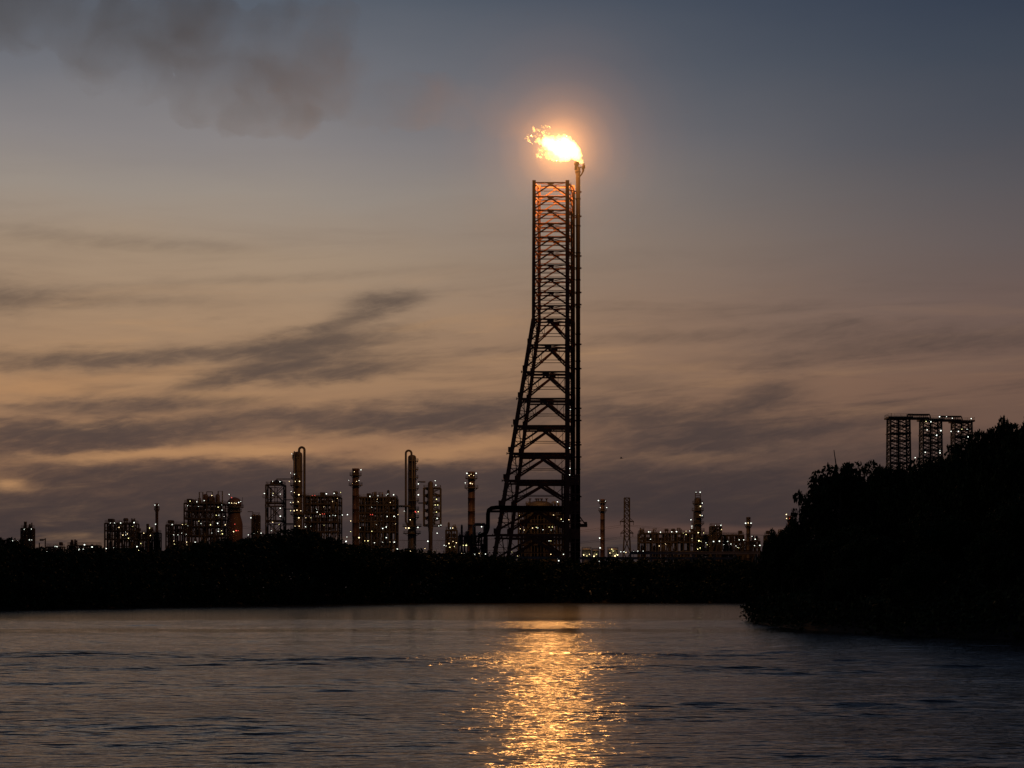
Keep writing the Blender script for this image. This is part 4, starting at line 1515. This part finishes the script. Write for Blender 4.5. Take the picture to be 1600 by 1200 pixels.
# derricks on the right, above the headland
DERR = [(1389, 1418.5, 1387, 1423, 652.5, 900, 'leftmost'), (1440, 1468, 1438, 1472.5, 655.5, 915, 'middle'), (1489.5, 1515.5, 1486.5, 1520, 658, 930, 'right')]
LBL = ['unlit open derrick tower standing highest above the headland trees', 'derrick tower with many lamps between the two roof bridges', 'lamp-lit derrick tower nearest the headland crest, half sunk in the trees']
DL = [[(1430, 715, 'W')],
      [(1468, 651, 'W'), (1447, 658.5), (1454.5, 659, 'W'), (1448.6, 671.6, 'W'), (1470, 672.7, 'W'), (1463.5, 680, 'W'), (1445.7, 706.6, 'W'), (1468.8, 707.6, 'W'), (1468.6, 704)],
      [(1517.5, 654, 'W'), (1486, 674, 'W'), (1497.5, 674, 'W'), (1503, 670.5), (1511, 670.7), (1512.7, 682.5, 'W')]]
for k, (a, c, a2, c2, top, D, w_) in enumerate(DERR):
    t = thing('derrick_tower', LBL[k], 'derrick', (X((a + c) / 2, D), D, GZ), 'derrick towers above the headland')
    x0, x1, X0, X1 = X(a, D), X(c, D), X(a2, D), X(c2, D)
    zt = Z(top + 2, D)
    step = S(11.5, D)
    n = int((zt - GZ) / step)
    lv = [zt - step * i for i in range(n, -1, -1)]
    b = MB()
    d2 = (x1 - x0) / 2
    D2 = (X1 - X0) / 2
    lattice(b, (X0, X1, D - D2, D + D2), (x0, x1, D - d2, D + d2), lv, 0.66, 0.31, 'x', 0, 1.6)
    # the inner frame that carries the drill stem
    for q in (0, 1):
        yq = D + (d2 if q else -d2)
        for i in range(1, len(lv)):
            xm = (x0 + x1) / 2
            b.bar((xm, yq, lv[i - 1]), (xm, yq, lv[i]), 0.26)
            for xe in (x0, x1):
                b.bar((xe, yq, (lv[i - 1] + lv[i]) / 2), (xm, yq, lv[i]), 0.2)
                b.bar((xe, yq, (lv[i - 1] + lv[i]) / 2), (xm, yq, lv[i - 1]), 0.2)
    b.build('frame', M['steel'], t)
    b = MB()
    b.box(x0 - 1.2, x1 + 1.2, D - d2 - 1.2, D + d2 + 1.2, zt, zt + 0.7)
    pf = b.build('platform', M['grate'], t)
    b = MB()
    rail_rect(b, x0 - 1.1, x1 + 1.1, D - d2 - 1.1, D + d2 + 1.1, zt + 0.7, 2.6, 0.07)
    b.bar((x0 + 1, D, zt + 0.7), (x0 + 1, D, zt + 2.6), 0.2)
    b.build('railing', M['steel'], pf)
    zz_ = Z(677 + k * 2, D)
    b = MB()
    b.ring((X((a + c) / 2, D), D), d2 * 1.1, d2 * 1.62, zz_ - 0.45, 0.45, 4, 45, 405)
    b.build('platform', M['grate'], t)
    for q in (lv[-3],):
        b = MB()
        b.box(x0 + 0.2, x1 - 0.2, D - d2 + 0.3, D + d2 - 0.3, q - 0.25, q - 0.05)
        b.build('deck', M['grate'], t)
    b = MB()
    b.tube([(X((a + c) / 2, D), D, GZ), (X((a + c) / 2, D), D, zt)], 0.5, 8)
    b.build('drill_stem', M['steel'], t)
    lamps(t, D - D2 - 0.8, DL[k])
for (pa, pb2, top, D, lb, ll) in ((1421, 1448, 648, 908, 'covered footbridge joining the unlit derrick to the middle derrick', []),
                                  (1471, 1497.5, 651, 922, 'footbridge with lamps joining the two lit derricks', [(1479, 651), (1488, 653.4)])):
    t = thing('footbridge', lb, 'footbridge', (X((pa + pb2) / 2, D), D, Z(top + 7, D)), 'bridges between the derrick towers')
    x0, x1, z0, z1 = X(pa, D), X(pb2, D), Z(top + 6.2, D), Z(top, D)
    b = MB()
    for y in (D - 1.3, D + 1.3):
        for z in (z0 + 0.25, z1):
            b.bar((x0 - 1, y, z), (x1 + 1, y, z), 0.6)
        for i in range(9):
            x = x0 + (x1 - x0) * i / 8
            b.bar((x, y, z0 + 0.2), (x, y, z1), 0.2)
    b.bar((x0 - 1, D - 1.3, z1), (x0 - 1.6, D - 1.3, z0), 0.4)
    b.bar((x1 + 1, D - 1.3, z1), (x1 + 1.6, D - 1.3, z0), 0.4)
    b.build('truss', M['steel'], t)
    b = MB()
    b.box(x0 - 1.5, x1 + 1.5, D - 1.2, D + 1.2, z0 - 0.5, z0)
    b.build('walkway', M['grate'], t)
    lamps(t, D - 1.9, ll)

# antenna mast behind the headland tree
t = thing('antenna_mast', 'thin leaning antenna mast sticking up behind the headland tree', 'antenna', (X(1308, 420), 420, head_z(np.array([X(1308, 420)]), np.array([420.0]))[0]))
b = MB()
b.tube([(X(1308, 420), 420, ROOT[t.name].z), P(1307.5, 735, 420), P(1303, 703, 420)], [0.22, 0.16, 0.08], 6)
b.build('mast', M['steel'], t)

# light masts of the yard
POSTS = [(19.7, 845), (27.6, 845), (73.5, 862), (75, 867.5), (88, 854), (123, 859), (132, 851, 'W'), (144, 854.6, 'W'), (136, 867.5), (150.6, 867, 'W'), (158, 864, 'y'), (166, 857, 'W'), (86, 853.5), (124, 858),
         (694, 852), (664, 857, 'y'), (970, 862, 'w'), (985, 863), (990, 861.5), (1200, 862), (633, 860, 'y'), (641, 861, 'y')]
GP = 'yard light masts among the trees'
for i, t_ in enumerate(POSTS):
    D = 930 + (i * 37) % 60
    p = P(t_[0], t_[1], D)
    lab = ('yard light mast showing just above the dark left bank' if t_[0] < 200 else 'yard light mast between the plant and the dark trees')
    t = thing('light_mast', lab, 'light mast', (p.x, D, GZ), GP + (' on the left' if t_[0] < 200 else ' in the middle and right'))
    b = MB()
    b.tube([(p.x, D + 0.7, GZ), (p.x, D + 0.7, p.z + 0.9)], [0.2, 0.1], 6)
    b.bar((p.x, D + 0.7, p.z + 0.8), (p.x, D, p.z + 0.6), 0.1)
    b.build('pole', M['steel'], t)
    lamp(t, p, t_[2] if len(t_) > 2 else 'w')
for (px, top, arm, lb) in ((61.5, 848, 0, 'plain short post right of the small far left structure'), (70.8, 841, -8, 'gallows-armed post right of the small far left structure')):
    D = 930
    t = thing('post', lb, 'post', (X(px, D), D, GZ))
    b = MB()
    b.tube([(X(px, D), D, GZ), P(px, top, D)], 0.28, 6)
    if arm:
        b.bar(P(px, top + 2, D), P(px + arm, top + 2, D), 0.4)
        b.box(X(px + arm, D) - 0.2, X(px + arm, D) + 1.6, D - 0.4, D + 0.4, Z(top + 2, D) - 0.6, Z(top + 2, D) + 0.1)
    b.build('pole', M['steel'], t)
# low sheds far left
frame_unit('pipe_rack', 'low pipe rack of the left yard, barely above the dark bank', 'pipe rack', 108, 156, [853, 861], 980, 8, 6, [(130, 858), (141, 860)], 31, equip=0.8, leg=0.5)
frame_unit('pipe_rack', 'low pipe rack at the far left, right of the two posts', 'pipe rack', 75, 98, [855, 862], 985, 8, 3, [(89.5, 854)], 32, equip=0.8, leg=0.5)

# steam by the ladder column
st, t, o_, pos = volume_mat('steam')
pv = t.nodes.new('ShaderNodeVolumePrincipled')
pv.inputs['Color'].default_value = (0.92, 0.90, 0.88, 1)
pv.inputs['Anisotropy'].default_value = 0.45
nz = noise(t, pos, 0.12, 4, 0.55)
t.links.new(((nz - 0.33).op('MAXIMUM', 0.0) * 0.34).s, pv.inputs['Density'])
t.links.new(pv.outputs[0], o_.inputs['Volume'])
for lb, bl in (('pale steam rising around the foot of the ladder column', [(640, 862, 14), (628, 858, 9), (652, 856, 13), (648, 846, 9), (660, 860, 11), (640, 850, 9), (630, 846, 6), (622, 850, 5)]),
               ('pale steam drifting right of the drum-carrying braced tower', [(690, 852, 12), (680, 858, 10), (699, 846, 9), (704, 836, 6), (694, 838, 8), (706, 830, 4)])):
    so2 = blob_mesh('steam_cloud', [(P(a, b_, 1045), S(r, 1045)) for (a, b_, r) in bl], 0.7, st, 3.0, 3.0, sy=0.5)
    tag(so2, lb, 'steam', kind='stuff')

# bird
b = MB()
bl_ = [(-0.42, 0.02), (-0.3, 0.06), (-0.1, 0.12), (0.1, 0.13), (0.28, 0.09), (0.36, 0.10), (0.44, 0.07), (0.55, 0.01)]
b.tube([(q[0], 0, 0) for q in bl_], [q[1] for q in bl_], 8)
for s in (-1, 1):
    w_ = [(0.15, 0.05, 0.05), (0.22, 0.5, 0.32), (0.0, 1.05, 0.12), (-0.12, 0.5, 0.27), (-0.15, 0.05, 0.05)]
    vs_ = [(x, s * y, z) for (x, y, z) in w_] + [(x, s * y, z - 0.035) for (x, y, z) in w_]
    n = len(w_)
    b.add(vs_, [tuple(range(n)), tuple(range(2 * n - 1, n - 1, -1))] + [(i, (i + 1) % n, n + (i + 1) % n, n + i) for i in range(n)])
b.add([(-0.35, -0.05, 0), (-0.35, 0.05, 0), (-0.68, 0.14, 0.01), (-0.68, -0.14, 0.01), (-0.35, -0.05, -0.03), (-0.35, 0.05, -0.03), (-0.68, 0.14, -0.02), (-0.68, -0.14, -0.02)],
      [(0, 1, 2, 3), (7, 6, 5, 4), (0, 4, 5, 1), (1, 5, 6, 2), (2, 6, 7, 3), (3, 7, 4, 0)])
o = b.build('bird', M['bird'])
o.location = P(971, 716, 600)
o.rotation_euler = (R(8), 0, R(160))
tag(o, 'tiny dark bird in flight in the sky right of the flare tower', 'bird')


# ------------------------------------------------------------------ vegetation
def leaf_cloud(n, centers, radii, size, rs, flat=0.5):
    """n leaf sprays spread over clumps: each a bent pair of faces"""
    centers = np.asarray(centers, float)
    radii = np.asarray(radii, float)
    pr = radii ** 2 / (radii ** 2).sum()
    k = rs.choice(len(centers), n, p=pr)
    d = rs.normal(size=(n, 3))
    d /= np.linalg.norm(d, axis=1)[:, None]
    rr = radii[k] * (0.45 + 0.62 * rs.rand(n) ** 0.6)
    p = centers[k] + d * rr[:, None] * np.array([1, 1, 0.85])
    a = rs.normal(size=(n, 3))
    a /= np.linalg.norm(a, axis=1)[:, None]
    c = np.cross(a, rs.normal(size=(n, 3)))
    c /= np.linalg.norm(c, axis=1)[:, None]
    s = size * (0.6 + 0.8 * rs.rand(n))[:, None]
    e = np.cross(a, c)
    v0 = p - a * s
    v1 = p + c * s * flat - e * s * 0.15
    v2 = p + a * s
    v3 = p - c * s * flat - e * s * 0.15
    v_ = np.stack([v0, v1, v2, v3], 1).reshape(-1, 3)
    i = np.arange(n) * 4
    f = np.concatenate([np.stack([i, i + 1, i + 2], 1), np.stack([i, i + 2, i + 3], 1)])
    return v_, f


def mesh_np(name, v_, f, m_):
    me = bpy.data.meshes.new(name)
    n = f.shape[1]
    me.vertices.add(len(v_))
    me.vertices.foreach_set('co', v_.astype(np.float32).ravel())
    me.loops.add(f.size)
    me.loops.foreach_set('vertex_index', f.astype(np.int32).ravel())
    me.polygons.add(len(f))
    me.polygons.foreach_set('loop_start', np.arange(0, f.size, n, dtype=np.int32))
    me.update()
    me.validate()
    me.materials.append(m_)
    return me




def tree_proto(h, cr, seed, n, size, clump=1.0):
    """meshes of a tree h tall with crown radius cr: (trunk, crown)"""
    rs = np.random.RandomState(seed)
    rnd = random.Random(seed)
    b = MB()
    lean = Vector((rnd.uniform(-.06, .06) * h, rnd.uniform(-.06, .06) * h, 0))
    th = h * 0.55
    tr = [Vector((0, 0, -0.6)), Vector((0, 0, 0)) + lean * .1, lean * .4 + Vector((0, 0, th * .5)), lean + Vector((0, 0, th)), lean * 1.2 + Vector((0, 0, h * .85))]
    r0 = h * 0.022
    b.tube(tr, [r0 * 1.5, r0 * 1.1, r0 * .85, r0 * .6, r0 * .2], 8)
    cs, rad = [], []
    nl = 11
    for i in range(nl):
        a = i * 2.4 + rnd.random()
        z = h * rnd.uniform(0.32, 0.62)
        t = z / (h * .85)
        base = lean * t + Vector((0, 0, z))
        ln = cr * rnd.uniform(0.55, 0.98)
        tip = base + Vector((math.cos(a) * ln, math.sin(a) * ln, h * rnd.uniform(0.02, 0.30)))
        midp = base.lerp(tip, 0.5) + Vector((0, 0, h * 0.03))
        b.tube([base, midp, tip], [r0 * .45, r0 * .3, r0 * .1], 6)
        for q in (0.65, 1.0):
            c = base.lerp(tip, q) + Vector((rnd.uniform(-.1, .1) * cr, rnd.uniform(-.1, .1) * cr, rnd.uniform(0, .08) * h))
            cs.append(c)
            rad.append(cr * rnd.uniform(0.18, 0.36) * clump)
        for q in range(2):      # twigs with loose sprays
            c = tip + Vector((rnd.uniform(-.25, .25) * cr, rnd.uniform(-.25, .25) * cr, rnd.uniform(-.06, .12) * h))
            b.tube([tip, c], [r0 * .12, r0 * .05], 4)
            cs.append(c)
            rad.append(cr * rnd.uniform(0.10, 0.20))
    for i in range(9):
        a = rnd.random() * 6.28
        q = rnd.random() ** 0.6 * cr * 0.6
        cs.append(lean + Vector((math.cos(a) * q, math.sin(a) * q, h * (0.97 - 0.22 * (q / cr) ** 2 - rnd.random() * 0.16))))
        rad.append(cr * rnd.uniform(0.16, 0.34) * clump)
    v_, f = leaf_cloud(n, cs, rad, size, rs)
    crown = mesh_np('crown', v_, f, M['leaf'])
    tm = bpy.data.meshes.new('trunk')
    tm.from_pydata(b.v, [], b.f)
    tm.materials.append(M['bark'])
    return tm, crown


PROTO = [tree_proto(10, 5.0, 1, 7000, 0.24), tree_proto(10, 4.6, 2, 7000, 0.26), tree_proto(10, 5.4, 3, 8000, 0.24), tree_proto(10, 4.2, 4, 6500, 0.22),
         tree_proto(10, 5.2, 9, 4200, 0.24, 0.62), tree_proto(10, 5.0, 15, 4200, 0.25, 0.6)]


def tree(px, pyt, D, label, group, proto, wide=1.0, base=None, name='tree', rz=0.0):
    x = X(px, D)
    zb = base if base is not None else float(head_z(np.array([x]), np.array([D]))[0])
    h = Z(pyt, D) - zb
    t = thing(name, label, 'tree', (x, D, zb), group)
    s = h / 10.0
    for nm_, me in zip(('trunk', 'crown'), PROTO[proto]):
        o = bpy.data.objects.new(nm_, me)
        C.objects.link(o)
        o.parent = t
        o.scale = (s * wide, s * wide, s)
        o.rotation_euler = (0, 0, rz)
    return t


GT = 'trees crowded on the right headland'
LT = 'dark leafy tree in the crowded black slope of the right headland'
rnd = random.Random(77)
# the tree that stands out against the sky, and the crest of the headland
tree(1312, 722, 290, 'spreading tree standing out against the sky at the left shoulder of the headland', GT, 4, 0.72, rz=0.4)
tree(1318, 742, 296, 'small leaning tree with ragged sprays overhanging the left shoulder of the headland', GT, 5, 0.42, rz=2.0)
tree(1342, 724, 300, 'rounded tree top just left of the unlit derrick', GT, 5, 0.62, rz=1.0)
CREST = [(1366, 752, 290), (1384, 728, 287), (1406, 726, 285), (1430, 724, 280), (1455, 720, 275), (1478, 713, 270), (1500, 699, 264), (1517, 690, 260), (1537, 668, 255), (1560, 664, 250), (1585, 655, 246), (1612, 656, 240), (1640, 650, 236), (1675, 650, 240)]
for i, (a, c, D) in enumerate(CREST):
    lb = 'leafy tree on the dark crest of the right headland against the dusk sky'
    if a == 1537:
        lb = 'leafy tree top rising just right of the lamp-lit right derrick'
    if a == 1585:
        lb = 'highest tree top of the headland, at the right edge of the photo'
    tree(a, c, D, lb, GT if lb[:5] != 'leafy' or 'top' in lb else 'trees along the headland crest', (4, 1, 5, 2)[i % 4], rnd.uniform(0.45, 0.62), rz=rnd.random() * 6)
LOW = [(1200, 846, 313), (1214, 828, 311), (1229, 822, 309), (1247, 812, 306), (1264, 797, 303), (1290, 788, 298), (1222, 842, 300), (1242, 828, 298)]
for i, (a, c, D) in enumerate(LOW):
    lb = 'low bushy tree sloping down to the water at the left tip of the headland'
    tree(a, c, D, lb, 'bushy trees at the tip of the headland', (4, 5, 4, 5)[i % 4], rnd.uniform(0.42, 0.6), rz=rnd.random() * 6)
# slope in front, down to the water
n_ = 0
while n_ < 70:
    x = rnd.uniform(38, 125)
    y = rnd.uniform(185, 318)
    d = float(head_inside(np.array([x]), np.array([y]))[0])
    if d < 1.5:
        continue
    px = 800 + x / y * F
    if px > 1800:
        continue
    zb = float(head_z(np.array([x]), np.array([y]))[0])
    top_row = float(np.interp(px, [1170, 1200, 1230, 1260, 1300, 1350, 1400, 1450, 1500, 1540, 1600, 1800], [905, 875, 860, 846, 815, 785, 765, 758, 738, 715, 690, 680]))
    zmax = Z(top_row + 8, y)
    h = min(rnd.uniform(5.5, 10.5) if d > 5 else rnd.uniform(4, 6.5), zmax - zb)
    if h < 3:
        continue
    tree(px, HY - (zb + h - HC) * F / y, y, LT, GT + ', slope', rnd.randrange(4), rnd.uniform(0.75, 1.1), base=zb, rz=rnd.random() * 6)
    n_ += 1

# undergrowth and mangrove skirts: nobody could count these
rs = np.random.RandomState(8)
cs, rad = [], []
pts_ = np.array(HEAD)
for k in range(len(pts_) - 1):
    a, c = pts_[k], pts_[k + 1]
    L_ = np.hypot(*(c - a))
    for q in range(int(L_ / 0.6) + 1):
        p = a + (c - a) * rs.rand()
        nrm = np.array([-(c - a)[1], (c - a)[0]]) / L_
        for s in (1, -1):
            pp = p + nrm * s * rs.uniform(0.0, 3.5)
            if head_inside(pp[:1], pp[1:])[0] > -1.8:
                z = max(0.3, float(head_z(pp[:1], pp[1:])[0]))
                cs.append((pp[0], pp[1], z + rs.uniform(-0.4, 2.4)))
                rad.append(rs.uniform(0.8, 1.8))
for q in range(5200):
    x, y = rs.uniform(36, 130), rs.uniform(180, 330)
    if head_inside(np.array([x]), np.array([y]))[0] > 1:
        cs.append((x, y, float(head_z(np.array([x]), np.array([y]))[0]) + rs.uniform(0.3, 2.4)))
        rad.append(rs.uniform(0.9, 2.0))
v_, f = leaf_cloud(150000, cs, rad, 0.34, rs)
ug = bpy.data.objects.new('undergrowth', mesh_np('undergrowth', v_, f, M['leaf']))
C.objects.link(ug)
tag(ug, 'dense dark undergrowth covering the headland down to the water', 'undergrowth', kind='stuff')

# far bank: a belt of mangrove that reads as one mass
TOPS = [(-300, 862), (-60, 850), (0, 848), (25, 852), (45, 864), (85, 868), (165, 866), (260, 865), (285, 861), (345, 852), (415, 843), (450, 838), (480, 838), (500, 848), (540, 855), (600, 859), (640, 866), (690, 870), (760, 872),
        (800, 877), (860, 881), (905, 882), (960, 878), (1060, 881), (1180, 882), (1300, 880), (1900, 875)]
rs = np.random.RandomState(12)
cs, rad = [], []
hv, hf = [], []
uu = np.linspace(-0.34, 0.36, 420)
prev = None
for j, u in enumerate(uu):
    px = 800 + u * F
    D0 = float(piece(np.array([u]), SHORE)[0])
    for lay in range(9):
        D = D0 + 1.5 + lay * 7.0 + rs.uniform(-2, 2)
        zt = Z(float(np.interp(px, [q[0] for q in TOPS], [q[1] for q in TOPS])), D0 + 30) * (0.30 + 0.70 * min(1, (lay + 1.2) / 5)) + rs.normal() * 0.9
        zt = max(zt, 3.0)
        x = u * D + rs.uniform(-1, 1)
        nz_ = max(2, int(zt / 2.6))
        for q in range(nz_):
            if lay > 2 and q < nz_ - 3:
                continue
            cs.append((x + rs.uniform(-1, 1), D + rs.uniform(-2, 2), 0.6 + (zt - 1.6) * (q + rs.rand() * 0.8) / max(1, nz_ - 1 + .5)))
            rad.append(rs.uniform(1.1, 2.4))
v_, f = leaf_cloud(230000, cs, rad, 0.62, rs, 0.6)
mg = bpy.data.objects.new('mangrove_belt', mesh_np('mangrove_belt', v_, f, M['leaf']))
C.objects.link(mg)
tag(mg, 'continuous black mangrove belt along the far bank of the river', 'mangrove', kind='stuff')
GF = 'trees rising above the far mangrove belt'
FAR = [(14, 843, 520, 'bushy tree rising above the mangrove belt at the far left edge', 1.1), (-8, 848, 520, '', 1.1),
       (440, 832, 640, 'broad tree hump above the mangrove belt below the left braced tower', 1.2), (465, 825, 645, 'tallest hump of the far mangrove belt, under the left loop-topped column', 1.0), (420, 838, 640, '', 1.2), (488, 836, 650, '', 1.0),
       (350, 846, 620, '', 1.3), (380, 843, 625, '', 1.2), (520, 850, 655, '', 1.2), (275, 858, 600, '', 1.1), (560, 855, 670, '', 1.3), (640, 857, 700, 'small tree poking up into the steam below the ladder column', 0.6), (730, 867, 715, '', 1.2), (770, 868, 715, '', 1.1),
       (110, 862, 550, '', 1.2), (190, 862, 570, '', 1.3), (980, 875, 725, '', 1.2), (1080, 876, 725, '', 1.2), (1150, 874, 725, '', 1.2), (830, 876, 720, '', 1.2)]
for i, (a, c, D, lb, wd) in enumerate(FAR):
    tree(a, c, D, lb or 'dark bushy tree merging with the far mangrove belt', GF if lb else 'bushy trees in the far mangrove belt', i % 4, wd, base=GZ - 0.5, rz=i * 1.3)
